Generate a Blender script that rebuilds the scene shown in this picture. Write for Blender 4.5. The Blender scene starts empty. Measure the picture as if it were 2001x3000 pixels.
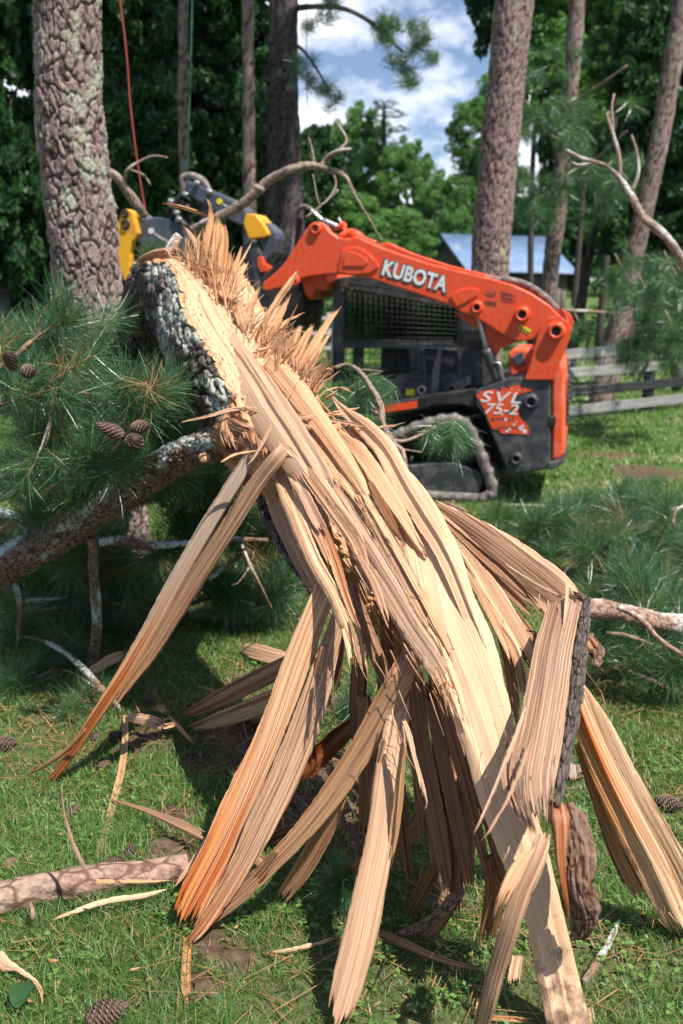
import bpy, bmesh, math, random
import numpy as np
from mathutils import Vector, Matrix

# ---------------------------------------------------------------- camera, sky, sun, exposure
SC = bpy.context.scene
COL = SC.collection
TH = math.radians(13.2); CT, ST = math.cos(TH), math.sin(TH)
H = 2.0; F = 2286.0
cam_d = bpy.data.cameras.new('camera'); cam = bpy.data.objects.new('camera', cam_d); COL.objects.link(cam)
cam.location = (0, 0, H); cam.rotation_euler = (math.radians(90) - TH, 0, 0)
cam_d.sensor_fit = 'VERTICAL'; cam_d.sensor_height = 36; cam_d.sensor_width = 24; cam_d.lens = 35
cam_d.clip_start = 0.05; cam_d.clip_end = 3000
cam_d.dof.use_dof = True; cam_d.dof.focus_distance = 3.2; cam_d.dof.aperture_fstop = 2.8
SC.camera = cam
SC.view_settings.view_transform = 'Standard'; SC.view_settings.look = 'None'
SC.view_settings.exposure = 0.55; SC.view_settings.gamma = 1.0; SC.view_settings.use_curve_mapping = False
SC.render.engine = 'CYCLES'
SC.cycles.max_bounces = 6; SC.cycles.transparent_max_bounces = 8

W = bpy.data.worlds.new('World'); SC.world = W; W.use_nodes = True
nt = W.node_tree; nt.nodes.clear()
def NN(nt, typ, **kw):
    n = nt.nodes.new(typ)
    for k, v in kw.items():
        if k.startswith('i_'):
            k2 = k[2:]
            n.inputs[int(k2) if k2.isdigit() else k2.replace('_', ' ')].default_value = v
        else:
            setattr(n, k, v)
    return n
sky = NN(nt, 'ShaderNodeTexSky', sky_type='NISHITA', sun_disc=False, sun_elevation=math.radians(60), sun_rotation=math.radians(135),
         air_density=1.0, dust_density=.6, ozone_density=1.6)
tc = NN(nt, 'ShaderNodeTexCoord')
mp = NN(nt, 'ShaderNodeMapping'); mp.inputs['Scale'].default_value = (1, 1, 1.9); mp.inputs['Location'].default_value = (0.35, 0.1, 0.02)
cn = NN(nt, 'ShaderNodeTexNoise', i_Scale=4.2, i_Detail=7, i_Roughness=.58)
cr = NN(nt, 'ShaderNodeValToRGB'); cr.color_ramp.elements[0].position = .45; cr.color_ramp.elements[1].position = .60; cr.color_ramp.elements[0].color = (.06, .06, .06, 1)
cl = NN(nt, 'ShaderNodeMix', data_type='RGBA'); cl.inputs[7].default_value = (25, 25.5, 27, 1)
bg = NN(nt, 'ShaderNodeBackground', i_Strength=.05); wo = NN(nt, 'ShaderNodeOutputWorld')
L = nt.links.new
L(tc.outputs['Generated'], mp.inputs[0]); L(mp.outputs[0], cn.inputs['Vector']); L(cn.outputs[0], cr.inputs[0])
sx_ = NN(nt, 'ShaderNodeSeparateXYZ'); mr = NN(nt, 'ShaderNodeMapRange', interpolation_type='SMOOTHSTEP'); mr.inputs[1].default_value = .1; mr.inputs[2].default_value = .75; mr.inputs[3].default_value = .25; mm = NN(nt, 'ShaderNodeMath', operation='MULTIPLY')
L(tc.outputs['Generated'], sx_.inputs[0]); L(sx_.outputs[1], mr.inputs[0]); L(mr.outputs[0], mm.inputs[1]); L(cr.outputs[0], mm.inputs[0]); L(mm.outputs[0], cl.inputs[0]); tn = NN(nt, 'ShaderNodeMix', data_type='RGBA', blend_type='MULTIPLY'); tn.inputs[0].default_value = 1; tn.inputs[7].default_value = (1.05, 1.28, 1.6, 1)
L(sky.outputs[0], tn.inputs[6]); L(tn.outputs[2], cl.inputs[6]); L(cl.outputs[2], bg.inputs[0]); L(bg.outputs[0], wo.inputs[0])
sd = bpy.data.lights.new('sun', 'SUN'); sd.energy = 5.0; sd.angle = math.radians(.5); sd.color = (1, .95, .87)
sun = bpy.data.objects.new('sun', sd); COL.objects.link(sun)
SUNV = Vector((.42, -.40, 1.0)).normalized()
sun.rotation_euler = SUNV.to_track_quat('Z', 'Y').to_euler(); sun.location = (5, -5, 12)

# ---------------------------------------------------------------- helpers: photograph rays -> world points
RIGHT = np.array([1., 0, 0]); UP = np.array([0, ST, CT]); FWD = np.array([0, CT, -ST]); CAM = np.array([0, 0, H])
def P(x, y, d):
    return CAM + FWD * d + RIGHT * ((x - 784) / F * d) - UP * ((y - 1175.5) / F * d)
def ray(x, y):
    return FWD + RIGHT * ((x - 784) / F) - UP * ((y - 1175.5) / F)
def PY(x, y, Y):
    r = ray(x, y); return CAM + r * (Y / r[1])
def gd(x, y, z=0.0):
    return (H - z) / -ray(x, y)[2]
def G(x, y, z=0.0):
    return P(x, y, gd(x, y, z))
DY = [500, 690, 940, 1000, 1100, 1250, 1500, 1700, 1900, 2050, 2250, 2400]
DD = [5.2, 4.9, 4.15, 3.97, 3.7, 3.4, 3.05, 2.9, 2.78, 2.72, 2.68, 2.62]
def D(y): return float(np.interp(y, DY, DD))

# ---------------------------------------------------------------- noise
def _h(ix, iy, iz, s):
    n = (ix.astype(np.int64) * 374761393 + iy.astype(np.int64) * 668265263 + iz.astype(np.int64) * 2147483647 + s * 1274126177) & 0xffffffff
    n = ((n ^ (n >> 13)) * 1274126177) & 0xffffffff
    n = ((n ^ (n >> 16)) * 2246822519) & 0xffffffff
    return ((n ^ (n >> 15)) & 0xffffff) / float(0xffffff)
def vn(x, y, z=0, s=0):
    x, y, z = np.broadcast_arrays(np.asarray(x, float), np.asarray(y, float), np.asarray(z, float))
    ix, iy, iz = np.floor(x), np.floor(y), np.floor(z)
    fx, fy, fz = x - ix, y - iy, z - iz
    fx, fy, fz = [f * f * (3 - 2 * f) for f in (fx, fy, fz)]
    r = 0
    for a in (0, 1):
        for b in (0, 1):
            for c in (0, 1):
                r = r + _h(ix + a, iy + b, iz + c, s) * (fx if a else 1 - fx) * (fy if b else 1 - fy) * (fz if c else 1 - fz)
    return r
def fbm(x, y, z=0, s=0, o=3):
    r = 0; a = .5; t = 0
    for i in range(o):
        r = r + a * vn(np.asarray(x) * 2 ** i, np.asarray(y) * 2 ** i, np.asarray(z) * 2 ** i, s + i); t += a; a *= .5
    return r / t
def worley(p, s=0):
    """returns F1, F2, random of nearest cell"""
    ip = np.floor(p); n = len(p)
    f1 = np.full(n, 9.); f2 = np.full(n, 9.); cid = np.zeros(n)
    for a in (-1, 0, 1):
        for b in (-1, 0, 1):
            for c in (-1, 0, 1):
                q = ip + np.array([a, b, c])
                j = np.stack([_h(q[:, 0], q[:, 1], q[:, 2], s + k) for k in (1, 2, 3)], 1)
                d = np.sqrt(((q + j - p) ** 2).sum(1))
                r = _h(q[:, 0], q[:, 1], q[:, 2], s + 9)
                m = d < f1
                f2 = np.where(m, f1, np.minimum(f2, d)); cid = np.where(m, r, cid); f1 = np.where(m, d, f1)
    return f1, f2, cid

# ---------------------------------------------------------------- mesh building
def mk(name, V, faces, mats, parent=None, uv=None, attrs=None, smooth=True, local=False, fm=None):
    """faces: list of int arrays (n,3) or (n,4); one mesh object"""
    V = np.asarray(V, float)
    if parent is not None and not local:
        V = V - np.array(parent.location)
    me = bpy.data.meshes.new(name)
    faces = [np.asarray(f, int) for f in faces if len(f)]
    me.vertices.add(len(V)); me.vertices.foreach_set('co', V.astype(np.float32).ravel())
    li = np.concatenate([f.ravel() for f in faces]); tot = np.concatenate([np.full(len(f), f.shape[1]) for f in faces])
    st = np.concatenate([[0], np.cumsum(tot)[:-1]])
    me.loops.add(len(li)); me.loops.foreach_set('vertex_index', li.astype(np.int32))
    me.polygons.add(len(tot)); me.polygons.foreach_set('loop_start', st.astype(np.int32))
    if fm is not None: me.polygons.foreach_set('material_index', np.asarray(fm, np.int32))
    me.update(calc_edges=True)
    if smooth: me.polygons.foreach_set('use_smooth', np.ones(len(me.polygons), bool))
    if uv is not None and len(me.loops) == len(li):
        u = me.uv_layers.new(name='UVMap'); u.data.foreach_set('uv', np.asarray(uv)[li].astype(np.float32).ravel())
    for k, a in (attrs or {}).items():
        at = me.attributes.new(k, 'FLOAT', 'POINT'); at.data.foreach_set('value', np.asarray(a, np.float32))
    for m in (mats if isinstance(mats, (list, tuple)) else [mats]): me.materials.append(m)
    o = bpy.data.objects.new(name, me); COL.objects.link(o)
    if parent is not None: o.parent = parent
    return o
def tag(o, label=None, cat=None, group=None, kind=None):
    if label: o['label'] = label
    if cat: o['category'] = cat
    if group: o['group'] = group
    if kind: o['kind'] = kind
    return o
def thing(name, loc, label, cat, group=None, rz=0):
    o = bpy.data.objects.new(name, None); COL.objects.link(o)
    o.location = [float(a) for a in loc]; o.rotation_euler = (0, 0, rz); o.empty_display_size = .1
    return tag(o, label, cat, group)
def part_copy(src, parent, M, label=None):
    o = src.copy(); COL.objects.link(o); o.parent = parent
    o.matrix_basis = M
    if label: o['label'] = label
    return o
def crom(C, k=10):
    C = np.asarray(C, float)
    if len(C) < 3: return np.array([C[0] + (C[-1] - C[0]) * t for t in np.linspace(0, 1, k + 1)])
    Q = np.vstack([2 * C[0] - C[1], C, 2 * C[-1] - C[-2]]); out = []
    for i in range(1, len(Q) - 2):
        p0, p1, p2, p3 = Q[i - 1:i + 3]
        for t in np.arange(k) / k:
            out.append(.5 * (2 * p1 + (p2 - p0) * t + (2 * p0 - 5 * p1 + 4 * p2 - p3) * t * t + (3 * p1 - p0 - 3 * p2 + p3) * t ** 3))
    out.append(C[-1]); return np.array(out)
def nrm(a): return a / np.maximum(np.linalg.norm(a, axis=-1, keepdims=True), 1e-9)

def tube_geo(C, R, seg=12, ds=None, disp=0.0, cell=(.04, .1), seed=0, cap=True, k=8, lic=0.0, wob=0.0):
    """bark tube; C (n,3), R radii. Returns V,F,uv,attrs"""
    Q = crom(np.column_stack([np.asarray(C, float), np.asarray(R, float)]), k)
    s = np.concatenate([[0], np.cumsum(np.linalg.norm(np.diff(Q[:, :3], axis=0), axis=1))])
    n = max(3, int(s[-1] / ds) + 1) if ds else len(Q)
    S = np.linspace(0, s[-1], n)
    Q = np.stack([np.interp(S, s, Q[:, i]) for i in range(4)], 1)
    T = nrm(np.gradient(Q[:, :3], axis=0))
    ref = np.array([0, 0, 1.]) if abs(T[0, 2]) < .8 else np.array([0, 1., 0])
    A = np.zeros_like(T); a = ref
    for i in range(n):
        a = a - T[i] * a.dot(T[i]); a = a / np.linalg.norm(a); A[i] = a
    B = np.cross(T, A)
    th = np.arange(seg) / seg * 2 * math.pi
    r = np.maximum(Q[:, 3], .0005)[:, None] * np.ones(seg)
    cx, sx = np.cos(th), np.sin(th)
    rm = Q[:, 3].mean()
    crk = np.zeros((n, seg)); cel = np.zeros((n, seg)); lc = np.zeros((n, seg))
    lp = np.stack([(r * cx).ravel(), (r * sx).ravel(), np.repeat(S, seg)], 1)
    if wob: r = r * (1 + wob * (fbm(lp[:, 0] / rm * .8, lp[:, 1] / rm * .8, lp[:, 2] / rm * .35, seed + 5).reshape(n, seg) - .5) * 2)
    if disp:
        w = np.stack([fbm(lp[:, 0] * 14, lp[:, 1] * 14, lp[:, 2] * 9, seed + q, 2) for q in (40, 50, 60)], 1) - .5
        f1, f2, c = worley((lp + w * cell[0] * 1.5) / np.array([cell[0], cell[0], cell[1]]), seed)
        e = np.clip((f2 - f1) * 7 - .15, 0, 1).reshape(n, seg); c = c.reshape(n, seg)
        crk = 1 - e; cel = c
        fine = fbm(lp[:, 0] * 110, lp[:, 1] * 110, lp[:, 2] * 50, seed + 3, 3).reshape(n, seg)
        r = r + disp * (e * (.45 + .6 * c) - .6 + (fine - .5) * .6)
    nz = fbm(lp[:, 0] * 9, lp[:, 1] * 9, lp[:, 2] * 5, seed + 70, 4).reshape(n, seg)
    up = (A[:, 2:3] * cx + B[:, 2:3] * sx)
    lc = np.clip((nz - (.70 - .24 * lic) + .13 * up) * 12, 0, 1) * (lic > 0)
    V = Q[:, None, :3] + (A[:, None] * cx[None, :, None] + B[:, None] * sx[None, :, None]) * r[..., None]
    V = V.reshape(-1, 3)
    i = np.arange(n - 1)[:, None] * seg; j = np.arange(seg)[None]; j2 = (j + 1) % seg
    Fq = np.stack([i + j, i + j2, i + seg + j2, i + seg + j], -1).reshape(-1, 4)
    uv = np.stack([np.repeat(S, seg), (th[None] * rm * np.ones((n, 1))).ravel()], 1)
    at = dict(crk=crk.ravel(), cel=cel.ravel(), lic=lc.ravel())
    Fs = [Fq]
    if cap:
        V = np.vstack([V, Q[0, :3], Q[-1, :3]]); uv = np.vstack([uv, [0, 0], [S[-1], 0]])
        for q in at: at[q] = np.append(at[q], [0, 0])
        j = np.arange(seg); nv = n * seg
        Fs.append(np.stack([np.full(seg, nv), (j + 1) % seg, j], 1))
        Fs.append(np.stack([np.full(seg, nv + 1), (n - 1) * seg + j, (n - 1) * seg + (j + 1) % seg], 1))
    return V, Fs, uv, at, (n, seg, Q, A, B, T, S)
def tube(name, C, R, mat, parent=None, **kw):
    V, Fs, uv, at, _ = tube_geo(C, R, **kw)
    return mk(name, V, Fs, mat, parent, uv, at, smooth=kw.get('disp', 0) < .009)
class Bag:
    """collects several pieces into one mesh"""
    def __init__(s): s.V = []; s.F3 = []; s.F4 = []; s.n = 0; s.at = {}; s.uv = []
    def add(s, V, Fs, at=None, uv=None):
        V = np.asarray(V, float); n = len(V)
        s.V.append(V)
        for f in Fs:
            f = np.asarray(f, int)
            if len(f) == 0: continue
            (s.F3 if f.shape[1] == 3 else s.F4).append(f + s.n)
        for k in (at or {}): s.at.setdefault(k, []).append(np.broadcast_to(at[k], (n,)))
        s.uv.append(uv if uv is not None else np.zeros((n, 2)))
        s.n += n
    def build(s, name, mat, parent=None, **kw):
        Fs = []
        if s.F4: Fs.append(np.vstack(s.F4))
        if s.F3: Fs.append(np.vstack(s.F3))
        return mk(name, np.vstack(s.V), Fs, mat, parent, np.vstack(s.uv), {k: np.concatenate(v) for k, v in s.at.items()}, **kw)

# ---------------------------------------------------------------- materials
def new_mat(name, rough=.7, spec=.4):
    m = bpy.data.materials.new(name); m.use_nodes = True
    t = m.node_tree; b = t.nodes['Principled BSDF']
    b.inputs['Roughness'].default_value = rough; b.inputs['Specular IOR Level'].default_value = spec
    return m, t, b
def rgba(c): return (c[0], c[1], c[2], 1)
def mixc(t, fac, a, b, mode='MIX'):
    n = t.nodes.new('ShaderNodeMix'); n.data_type = 'RGBA'; n.blend_type = mode
    for idx, v in ((0, fac), (6, a), (7, b)):
        if isinstance(v, (tuple, list)): n.inputs[idx].default_value = rgba(v)
        elif isinstance(v, (int, float)): n.inputs[idx].default_value = v
        else: t.links.new(v, n.inputs[idx])
    return n.outputs[2]
def attr(t, name):
    n = t.nodes.new('ShaderNodeAttribute'); n.attribute_name = name; return n.outputs['Fac']
def ramp(t, v, stops):
    n = t.nodes.new('ShaderNodeValToRGB'); e = n.color_ramp.elements
    while len(e) < len(stops): e.new(.5)
    for q, (p, c) in zip(e, stops): q.position = p; q.color = rgba(c) if isinstance(c, (tuple, list)) else (c, c, c, 1)
    t.links.new(v, n.inputs[0]); return n.outputs[0]
def noise(t, scale, vec=None, detail=3, rough=.55, sv=None, dist=0):
    n = t.nodes.new('ShaderNodeTexNoise'); n.inputs['Scale'].default_value = scale; n.inputs['Detail'].default_value = detail
    n.inputs['Roughness'].default_value = rough; n.inputs['Distortion'].default_value = dist
    if vec is None:
        c = t.nodes.new('ShaderNodeTexCoord'); vec = c.outputs['Object']
    if sv is not None:
        m = t.nodes.new('ShaderNodeMapping'); m.inputs['Scale'].default_value = sv; t.links.new(vec, m.inputs[0]); vec = m.outputs[0]
    t.links.new(vec, n.inputs['Vector']); return n.outputs[0]
def bump(t, b, h, strength=.5, dist=.01, nrm_in=None):
    n = t.nodes.new('ShaderNodeBump'); n.inputs['Strength'].default_value = strength; n.inputs['Distance'].default_value = dist
    t.links.new(h, n.inputs['Height'])
    if nrm_in is not None: t.links.new(nrm_in, n.inputs['Normal'])
    t.links.new(n.outputs[0], b.inputs['Normal']); return n.outputs[0]
def math_n(t, op, a, b):
    n = t.nodes.new('ShaderNodeMath'); n.operation = op
    for i, v in enumerate((a, b)):
        if isinstance(v, (int, float)): n.inputs[i].default_value = v
        else: t.links.new(v, n.inputs[i])
    return n.outputs[0]

def bark_mat(name, c1, c2, crack, lichen=(.42, .47, .42), rough=.9):
    m, t, b = new_mat(name, rough, .2)
    nz = noise(t, 45, detail=5); nb = noise(t, 5, detail=3)
    base = mixc(t, attr(t, 'cel'), c1, c2)
    base = mixc(t, ramp(t, nb, [(.35, 0), (.65, 1)]), base, tuple(min(1, a * 1.35) for a in c1))
    base = mixc(t, .75, base, ramp(t, nz, [(.3, .30), (.7, 1.3)]), 'MULTIPLY')
    col = mixc(t, ramp(t, attr(t, 'crk'), [(.25, 0), (.8, 1)]), base, crack)
    ln = noise(t, 90, detail=2)
    lc = mixc(t, ln, tuple(a * .75 for a in lichen), tuple(min(1, a * 1.3) for a in lichen))
    lf = math_n(t, 'MULTIPLY', attr(t, 'lic'), ramp(t, noise(t, 55, detail=4), [(.40, 0), (.50, 1)]))
    col = mixc(t, lf, col, lc)
    t.links.new(col, b.inputs['Base Color'])
    bump(t, b, nz, .8, .012); return m
M_BARK = bark_mat('log_bark', (.085, .064, .056), (.17, .135, .115), (.018, .013, .011), (.37, .38, .32))
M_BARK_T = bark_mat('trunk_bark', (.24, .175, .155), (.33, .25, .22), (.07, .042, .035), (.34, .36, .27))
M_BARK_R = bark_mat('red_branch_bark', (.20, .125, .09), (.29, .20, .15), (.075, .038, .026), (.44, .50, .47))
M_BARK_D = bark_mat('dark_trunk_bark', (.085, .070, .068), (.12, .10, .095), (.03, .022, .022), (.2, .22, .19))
M_PEEL = bark_mat('peeled_branch', (.32, .20, .15), (.40, .28, .21), (.15, .08, .055), (.65, .66, .62), .7)
M_TWIG = bark_mat('twig_bark', (.25, .16, .10), (.33, .23, .15), (.15, .09, .06), (.45, .50, .46))
M_DEAD = bark_mat('dead_limb_bark', (.30, .22, .17), (.36, .28, .22), (.15, .1, .08), (.5, .5, .47))

def wood_mat(name='split_wood'):
    m, t, b = new_mat(name, .62, .35)
    u = t.nodes.new('ShaderNodeUVMap'); uvv = u.outputs[0]
    n1 = noise(t, 1, uvv, 4, .6, (4, 560, 1), .1)       # fine fibres
    n2 = noise(t, 1, uvv, 3, .55, (1.2, 230, 1), .12)     # growth rings
    n3 = noise(t, 1, uvv, 3, .5, (5, 22, 1), .6)         # broad tone
    n4 = noise(t, 1, uvv, 2, .5, (.9, 85, 1), .12)
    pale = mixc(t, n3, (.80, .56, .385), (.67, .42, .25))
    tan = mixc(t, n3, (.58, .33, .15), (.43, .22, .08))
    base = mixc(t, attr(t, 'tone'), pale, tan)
    st = attr(t, 'stripe')
    s1 = ramp(t, n2, [(.44, 0), (.53, 1)])
    s1 = math_n(t, 'MULTIPLY', s1, st)
    base = mixc(t, s1, base, mixc(t, n3, (.30, .155, .075), (.40, .235, .125)))
    s2 = math_n(t, 'MULTIPLY', ramp(t, n4, [(.57, 0), (.62, 1)]), math_n(t, 'MULTIPLY', st, .8))
    base = mixc(t, s2, base, (.26, .085, .045))
    g = math_n(t, 'MULTIPLY', attr(t, 'gry'), ramp(t, n3, [(.3, .6), (.6, 1)]))
    base = mixc(t, g, base, (.40, .335, .295))
    rs = attr(t, 'res')
    rc = ramp(t, n4, [(.30, (.22, .035, .010)), (.48, (.42, .10, .02)), (.62, (.60, .29, .11))])
    rr = ramp(t, math_n(t, 'ADD', rs, math_n(t, 'MULTIPLY', math_n(t, 'SUBTRACT', n2, .5), 3.4)), [(.3, 0), (.8, 1)])
    base = mixc(t, rr, base, rc)
    base = mixc(t, math_n(t, 'ADD', .12, math_n(t, 'MULTIPLY', st, .55)), base, ramp(t, n1, [(.32, .42), (.58, 1.1)]), 'MULTIPLY')
    crk = ramp(t, noise(t, 1, uvv, 2, .5, (.7, 75, 1), .1), [(.645, 0), (.675, 1)])
    base = mixc(t, math_n(t, 'MULTIPLY', crk, math_n(t, 'ADD', .5, math_n(t, 'MULTIPLY', st, .45))), base, (.10, .045, .02))
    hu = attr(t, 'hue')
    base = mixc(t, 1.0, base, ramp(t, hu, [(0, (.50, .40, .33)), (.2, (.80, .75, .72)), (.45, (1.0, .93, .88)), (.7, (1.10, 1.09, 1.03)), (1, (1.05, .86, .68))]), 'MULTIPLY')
    blk = ramp(t, noise(t, 1, uvv, 2, .5, (26, 150, 1)), [(.73, 0), (.78, .5)])
    base = mixc(t, blk, base, (.12, .08, .06))
    dr = ramp(t, math_n(t, 'ADD', attr(t, 'dirt'), math_n(t, 'MULTIPLY', math_n(t, 'SUBTRACT', noise(t, 30, detail=5), .5), 1.6)), [(.35, 0), (.7, 1)])
    base = mixc(t, math_n(t, 'MULTIPLY', dr, .85), base, (.13, .075, .045))
    t.links.new(base, b.inputs['Base Color'])
    rg = math_n(t, 'SUBTRACT', .62, math_n(t, 'MULTIPLY', rr, .32)); t.links.new(rg, b.inputs['Roughness'])
    h = math_n(t, 'ADD', n1, math_n(t, 'MULTIPLY', n2, 1.2))
    bump(t, b, h, .7, .0022); return m
M_WOOD = wood_mat()

def leafy_mat(name, stops, trans=.35, rough=.5, spec=.4):
    m, t, b = new_mat(name, rough, spec)
    c = ramp(t, attr(t, 'tint'), stops)
    t.links.new(c, b.inputs['Base Color'])
    tr = t.nodes.new('ShaderNodeBsdfTranslucent'); ms = t.nodes.new('ShaderNodeMixShader'); ms.inputs[0].default_value = trans
    t.links.new(mixc(t, 1.0, c, (1.3, 1.4, .7), 'MULTIPLY'), tr.inputs[0])
    t.links.new(b.outputs[0], ms.inputs[1]); t.links.new(tr.outputs[0], ms.inputs[2])
    t.links.new(ms.outputs[0], t.nodes['Material Output'].inputs[0]); return m
M_NEEDLE = leafy_mat('pine_needles', [(0, (.026, .075, .036)), (.45, (.055, .14, .058)), (.8, (.12, .25, .085)), (1, (.24, .34, .11))], .25, .33, .8)
M_NEEDLE_D = leafy_mat('dry_needles', [(0, (.20, .10, .04)), (1, (.40, .24, .11))], .1, .6)
M_GRASS = leafy_mat('grass_blades', [(0, (.040, .12, .022)), (.5, (.10, .22, .045)), (.85, (.20, .34, .085)), (.93, (.22, .30, .09)), (1, (.40, .33, .17))], .35, .4, .5)
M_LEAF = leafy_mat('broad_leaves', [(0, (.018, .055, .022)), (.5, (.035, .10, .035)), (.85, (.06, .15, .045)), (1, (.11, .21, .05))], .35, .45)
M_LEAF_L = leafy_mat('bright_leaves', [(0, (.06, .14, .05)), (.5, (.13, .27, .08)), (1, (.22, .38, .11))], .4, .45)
M_LEAF_P = leafy_mat('far_pine_needles', [(0, (.025, .065, .035)), (.5, (.045, .10, .05)), (1, (.08, .15, .07))], .2, .5)

def paint(name, col, dirt=(.2, .16, .12), amt=.5, rough=.4, metal=0, spec=.5, sc=6):
    m, t, b = new_mat(name, rough, spec); b.inputs['Metallic'].default_value = metal
    n = noise(t, sc, detail=6, rough=.65); n2 = noise(t, 40, detail=3)
    f = math_n(t, 'MULTIPLY', ramp(t, math_n(t, 'ADD', n, math_n(t, 'MULTIPLY', n2, .25)), [(.58, 0), (.8, 1)]), amt)
    t.links.new(mixc(t, f, col, dirt), b.inputs['Base Color'])
    t.links.new(math_n(t, 'ADD', rough, math_n(t, 'MULTIPLY', f, .5)), b.inputs['Roughness'])
    bump(t, b, n2, .12, .003); return m
M_OR = paint('orange_paint', (.78, .075, .018), (.50, .17, .10), .5, .28, spec=.5, sc=26)
M_OR2 = paint('orange_cover_plastic', (.85, .10, .028), (.8, .35, .25), .5, .36)
M_BLK = paint('dark_frame_paint', (.040, .043, .050), (.20, .18, .16), .6, .42)
M_BLK2 = paint('black_parts', (.012, .012, .013), (.08, .07, .06), .5, .5)
M_GRY = paint('slate_paint', (.055, .07, .095), (.2, .2, .2), .35, .38)
M_YEL = paint('yellow_paint', (.85, .40, .012), (.35, .17, .05), .5, .38)
M_LBL = paint('yellow_label', (.85, .68, .02), (.3, .2, .02), .3, .5)
M_WHT = paint('white_lettering', (.78, .78, .78), (.5, .4, .38), .5, .45)
M_OUT = paint('letter_outline', (.06, .05, .05), (.1, .1, .1), .2, .6)
M_STEEL = paint('bare_steel', (.55, .55, .55), (.2, .17, .14), .5, .3, .9)
M_RUB = paint('dusty_rubber', (.15, .13, .12), (.36, .31, .27), 1, .85, spec=.2, sc=18)
M_RED = paint('red_rope', (.25, .03, .02), (.2, .05, .04), .4, .8)
M_GRN = paint('green_rope', (.08, .22, .12), (.1, .2, .1), .3, .8)
def glass_mat():
    m, t, b = new_mat('tinted_glass', .08)
    tr = t.nodes.new('ShaderNodeBsdfTransparent'); tr.inputs[0].default_value = (.50, .58, .56, 1)
    gl = t.nodes.new('ShaderNodeBsdfGlossy'); gl.inputs['Roughness'].default_value = .08
    ms = t.nodes.new('ShaderNodeMixShader'); fr = t.nodes.new('ShaderNodeFresnel')
    t.links.new(fr.outputs[0], ms.inputs[0]); t.links.new(tr.outputs[0], ms.inputs[1]); t.links.new(gl.outputs[0], ms.inputs[2])
    t.links.new(ms.outputs[0], t.nodes['Material Output'].inputs[0]); return m
M_GLASS = glass_mat()
def cone_mat():
    m, t, b = new_mat('pine_cone_scales', .7, .3)
    c = ramp(t, attr(t, 'tint'), [(0, (.06, .035, .025)), (.5, (.21, .135, .10)), (1, (.36, .27, .21))])
    t.links.new(mixc(t, .5, c, noise(t, 160), 'MULTIPLY'), b.inputs['Base Color']); return m
M_CONE = cone_mat()
# ---------------------------------------------------------------- ground
SOIL = [(345, 1705, .12), (392, 1880, .09), (395, 1960, .10), (500, 2170, .075), (545, 2205, .05), (455, 2268, .05), (610, 1745, .26),
        (730, 1880, .20), (640, 1850, .16), (330, 1655, .06), (470, 1760, .09), (850, 1960, .16), (1000, 2060, .12), (1500, 1085, .5), (1400, 1045, .35), (690, 1620, .2), (560, 1700, .2), (800, 1780, .2)]
SOILW = [(G(x, y)[0], G(x, y)[1], r) for x, y, r in SOIL]
def soil_mask(X, Y):
    m = np.zeros_like(X)
    for sx, sy, r in SOILW:
        d = np.hypot(X - sx, Y - sy) / r + (fbm(X * 16, Y * 16, 0, 11) - .5) * 1.1
        m = np.maximum(m, np.clip((1.15 - d) * 2.5, 0, 1))
    return m
def gh(X, Y):
    X = np.asarray(X, float); Y = np.asarray(Y, float)
    base = (fbm(X * .8, Y * .8, 0, 21) - .5) * .05 + (fbm(X * 5, Y * 5, 0, 22) - .5) * .012
    s = soil_mask(X, Y)
    near = np.clip((7 - Y) / 3, 0, 1)
    cl = fbm(X * 34, Y * 34, 0, 23, 4)
    rise = np.clip((Y - 45) / 60, 0, 1) * 1.0
    return base + s * near * (.012 + .06 * np.clip(cl - .42, 0, 1)) + rise
def axis(lo, f0, f1, hi, step, grow=1.22):
    a = list(np.arange(f0, f1, step)); s = step; v = f1
    while v < hi: a.append(v); s *= grow; v += s
    a.append(hi); s = step * grow; v = f0 - s; b = []
    while v > lo: b.append(v); s *= grow; v -= s
    b.append(lo); return np.array(b[::-1] + a)
gx = axis(-500, -2.3, 2.3, 500, .022, 1.12); gy = axis(-300, 2.0, 6.2, 900, .022, 1.08)
GX, GY = np.meshgrid(gx, gy)
V = np.stack([GX.ravel(), GY.ravel(), gh(GX, GY).ravel()], 1)
nx, ny = len(gx), len(gy); i, j = np.meshgrid(np.arange(ny - 1), np.arange(nx - 1), indexing='ij'); k = (i * nx + j).ravel()
m, t, b = new_mat('ground_soil_and_turf', .95, .15)
n1 = noise(t, 1.3, detail=6); n2 = noise(t, 30, detail=5); n3 = noise(t, 7, detail=4)
turf = mixc(t, n3, (.05, .10, .022), (.11, .19, .045))
turf = mixc(t, ramp(t, n1, [(.50, 0), (.66, .75)]), turf, (.24, .19, .11))
soil = mixc(t, ramp(t, n2, [(.3, 0), (.7, 1)]), (.06, .038, .026), (.17, .11, .075))
t.links.new(mixc(t, attr(t, 'soil'), turf, soil), b.inputs['Base Color']); bump(t, b, n2, .8, .02)
g_o = mk('ground', V, [np.stack([k, k + 1, k + nx + 1, k + nx], 1)], m, attrs=dict(soil=np.clip(soil_mask(GX, GY).ravel() + np.clip((6.5 - GY.ravel()) / 3, 0, .55), 0, 1)))
tag(g_o, kind='structure')

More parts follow.
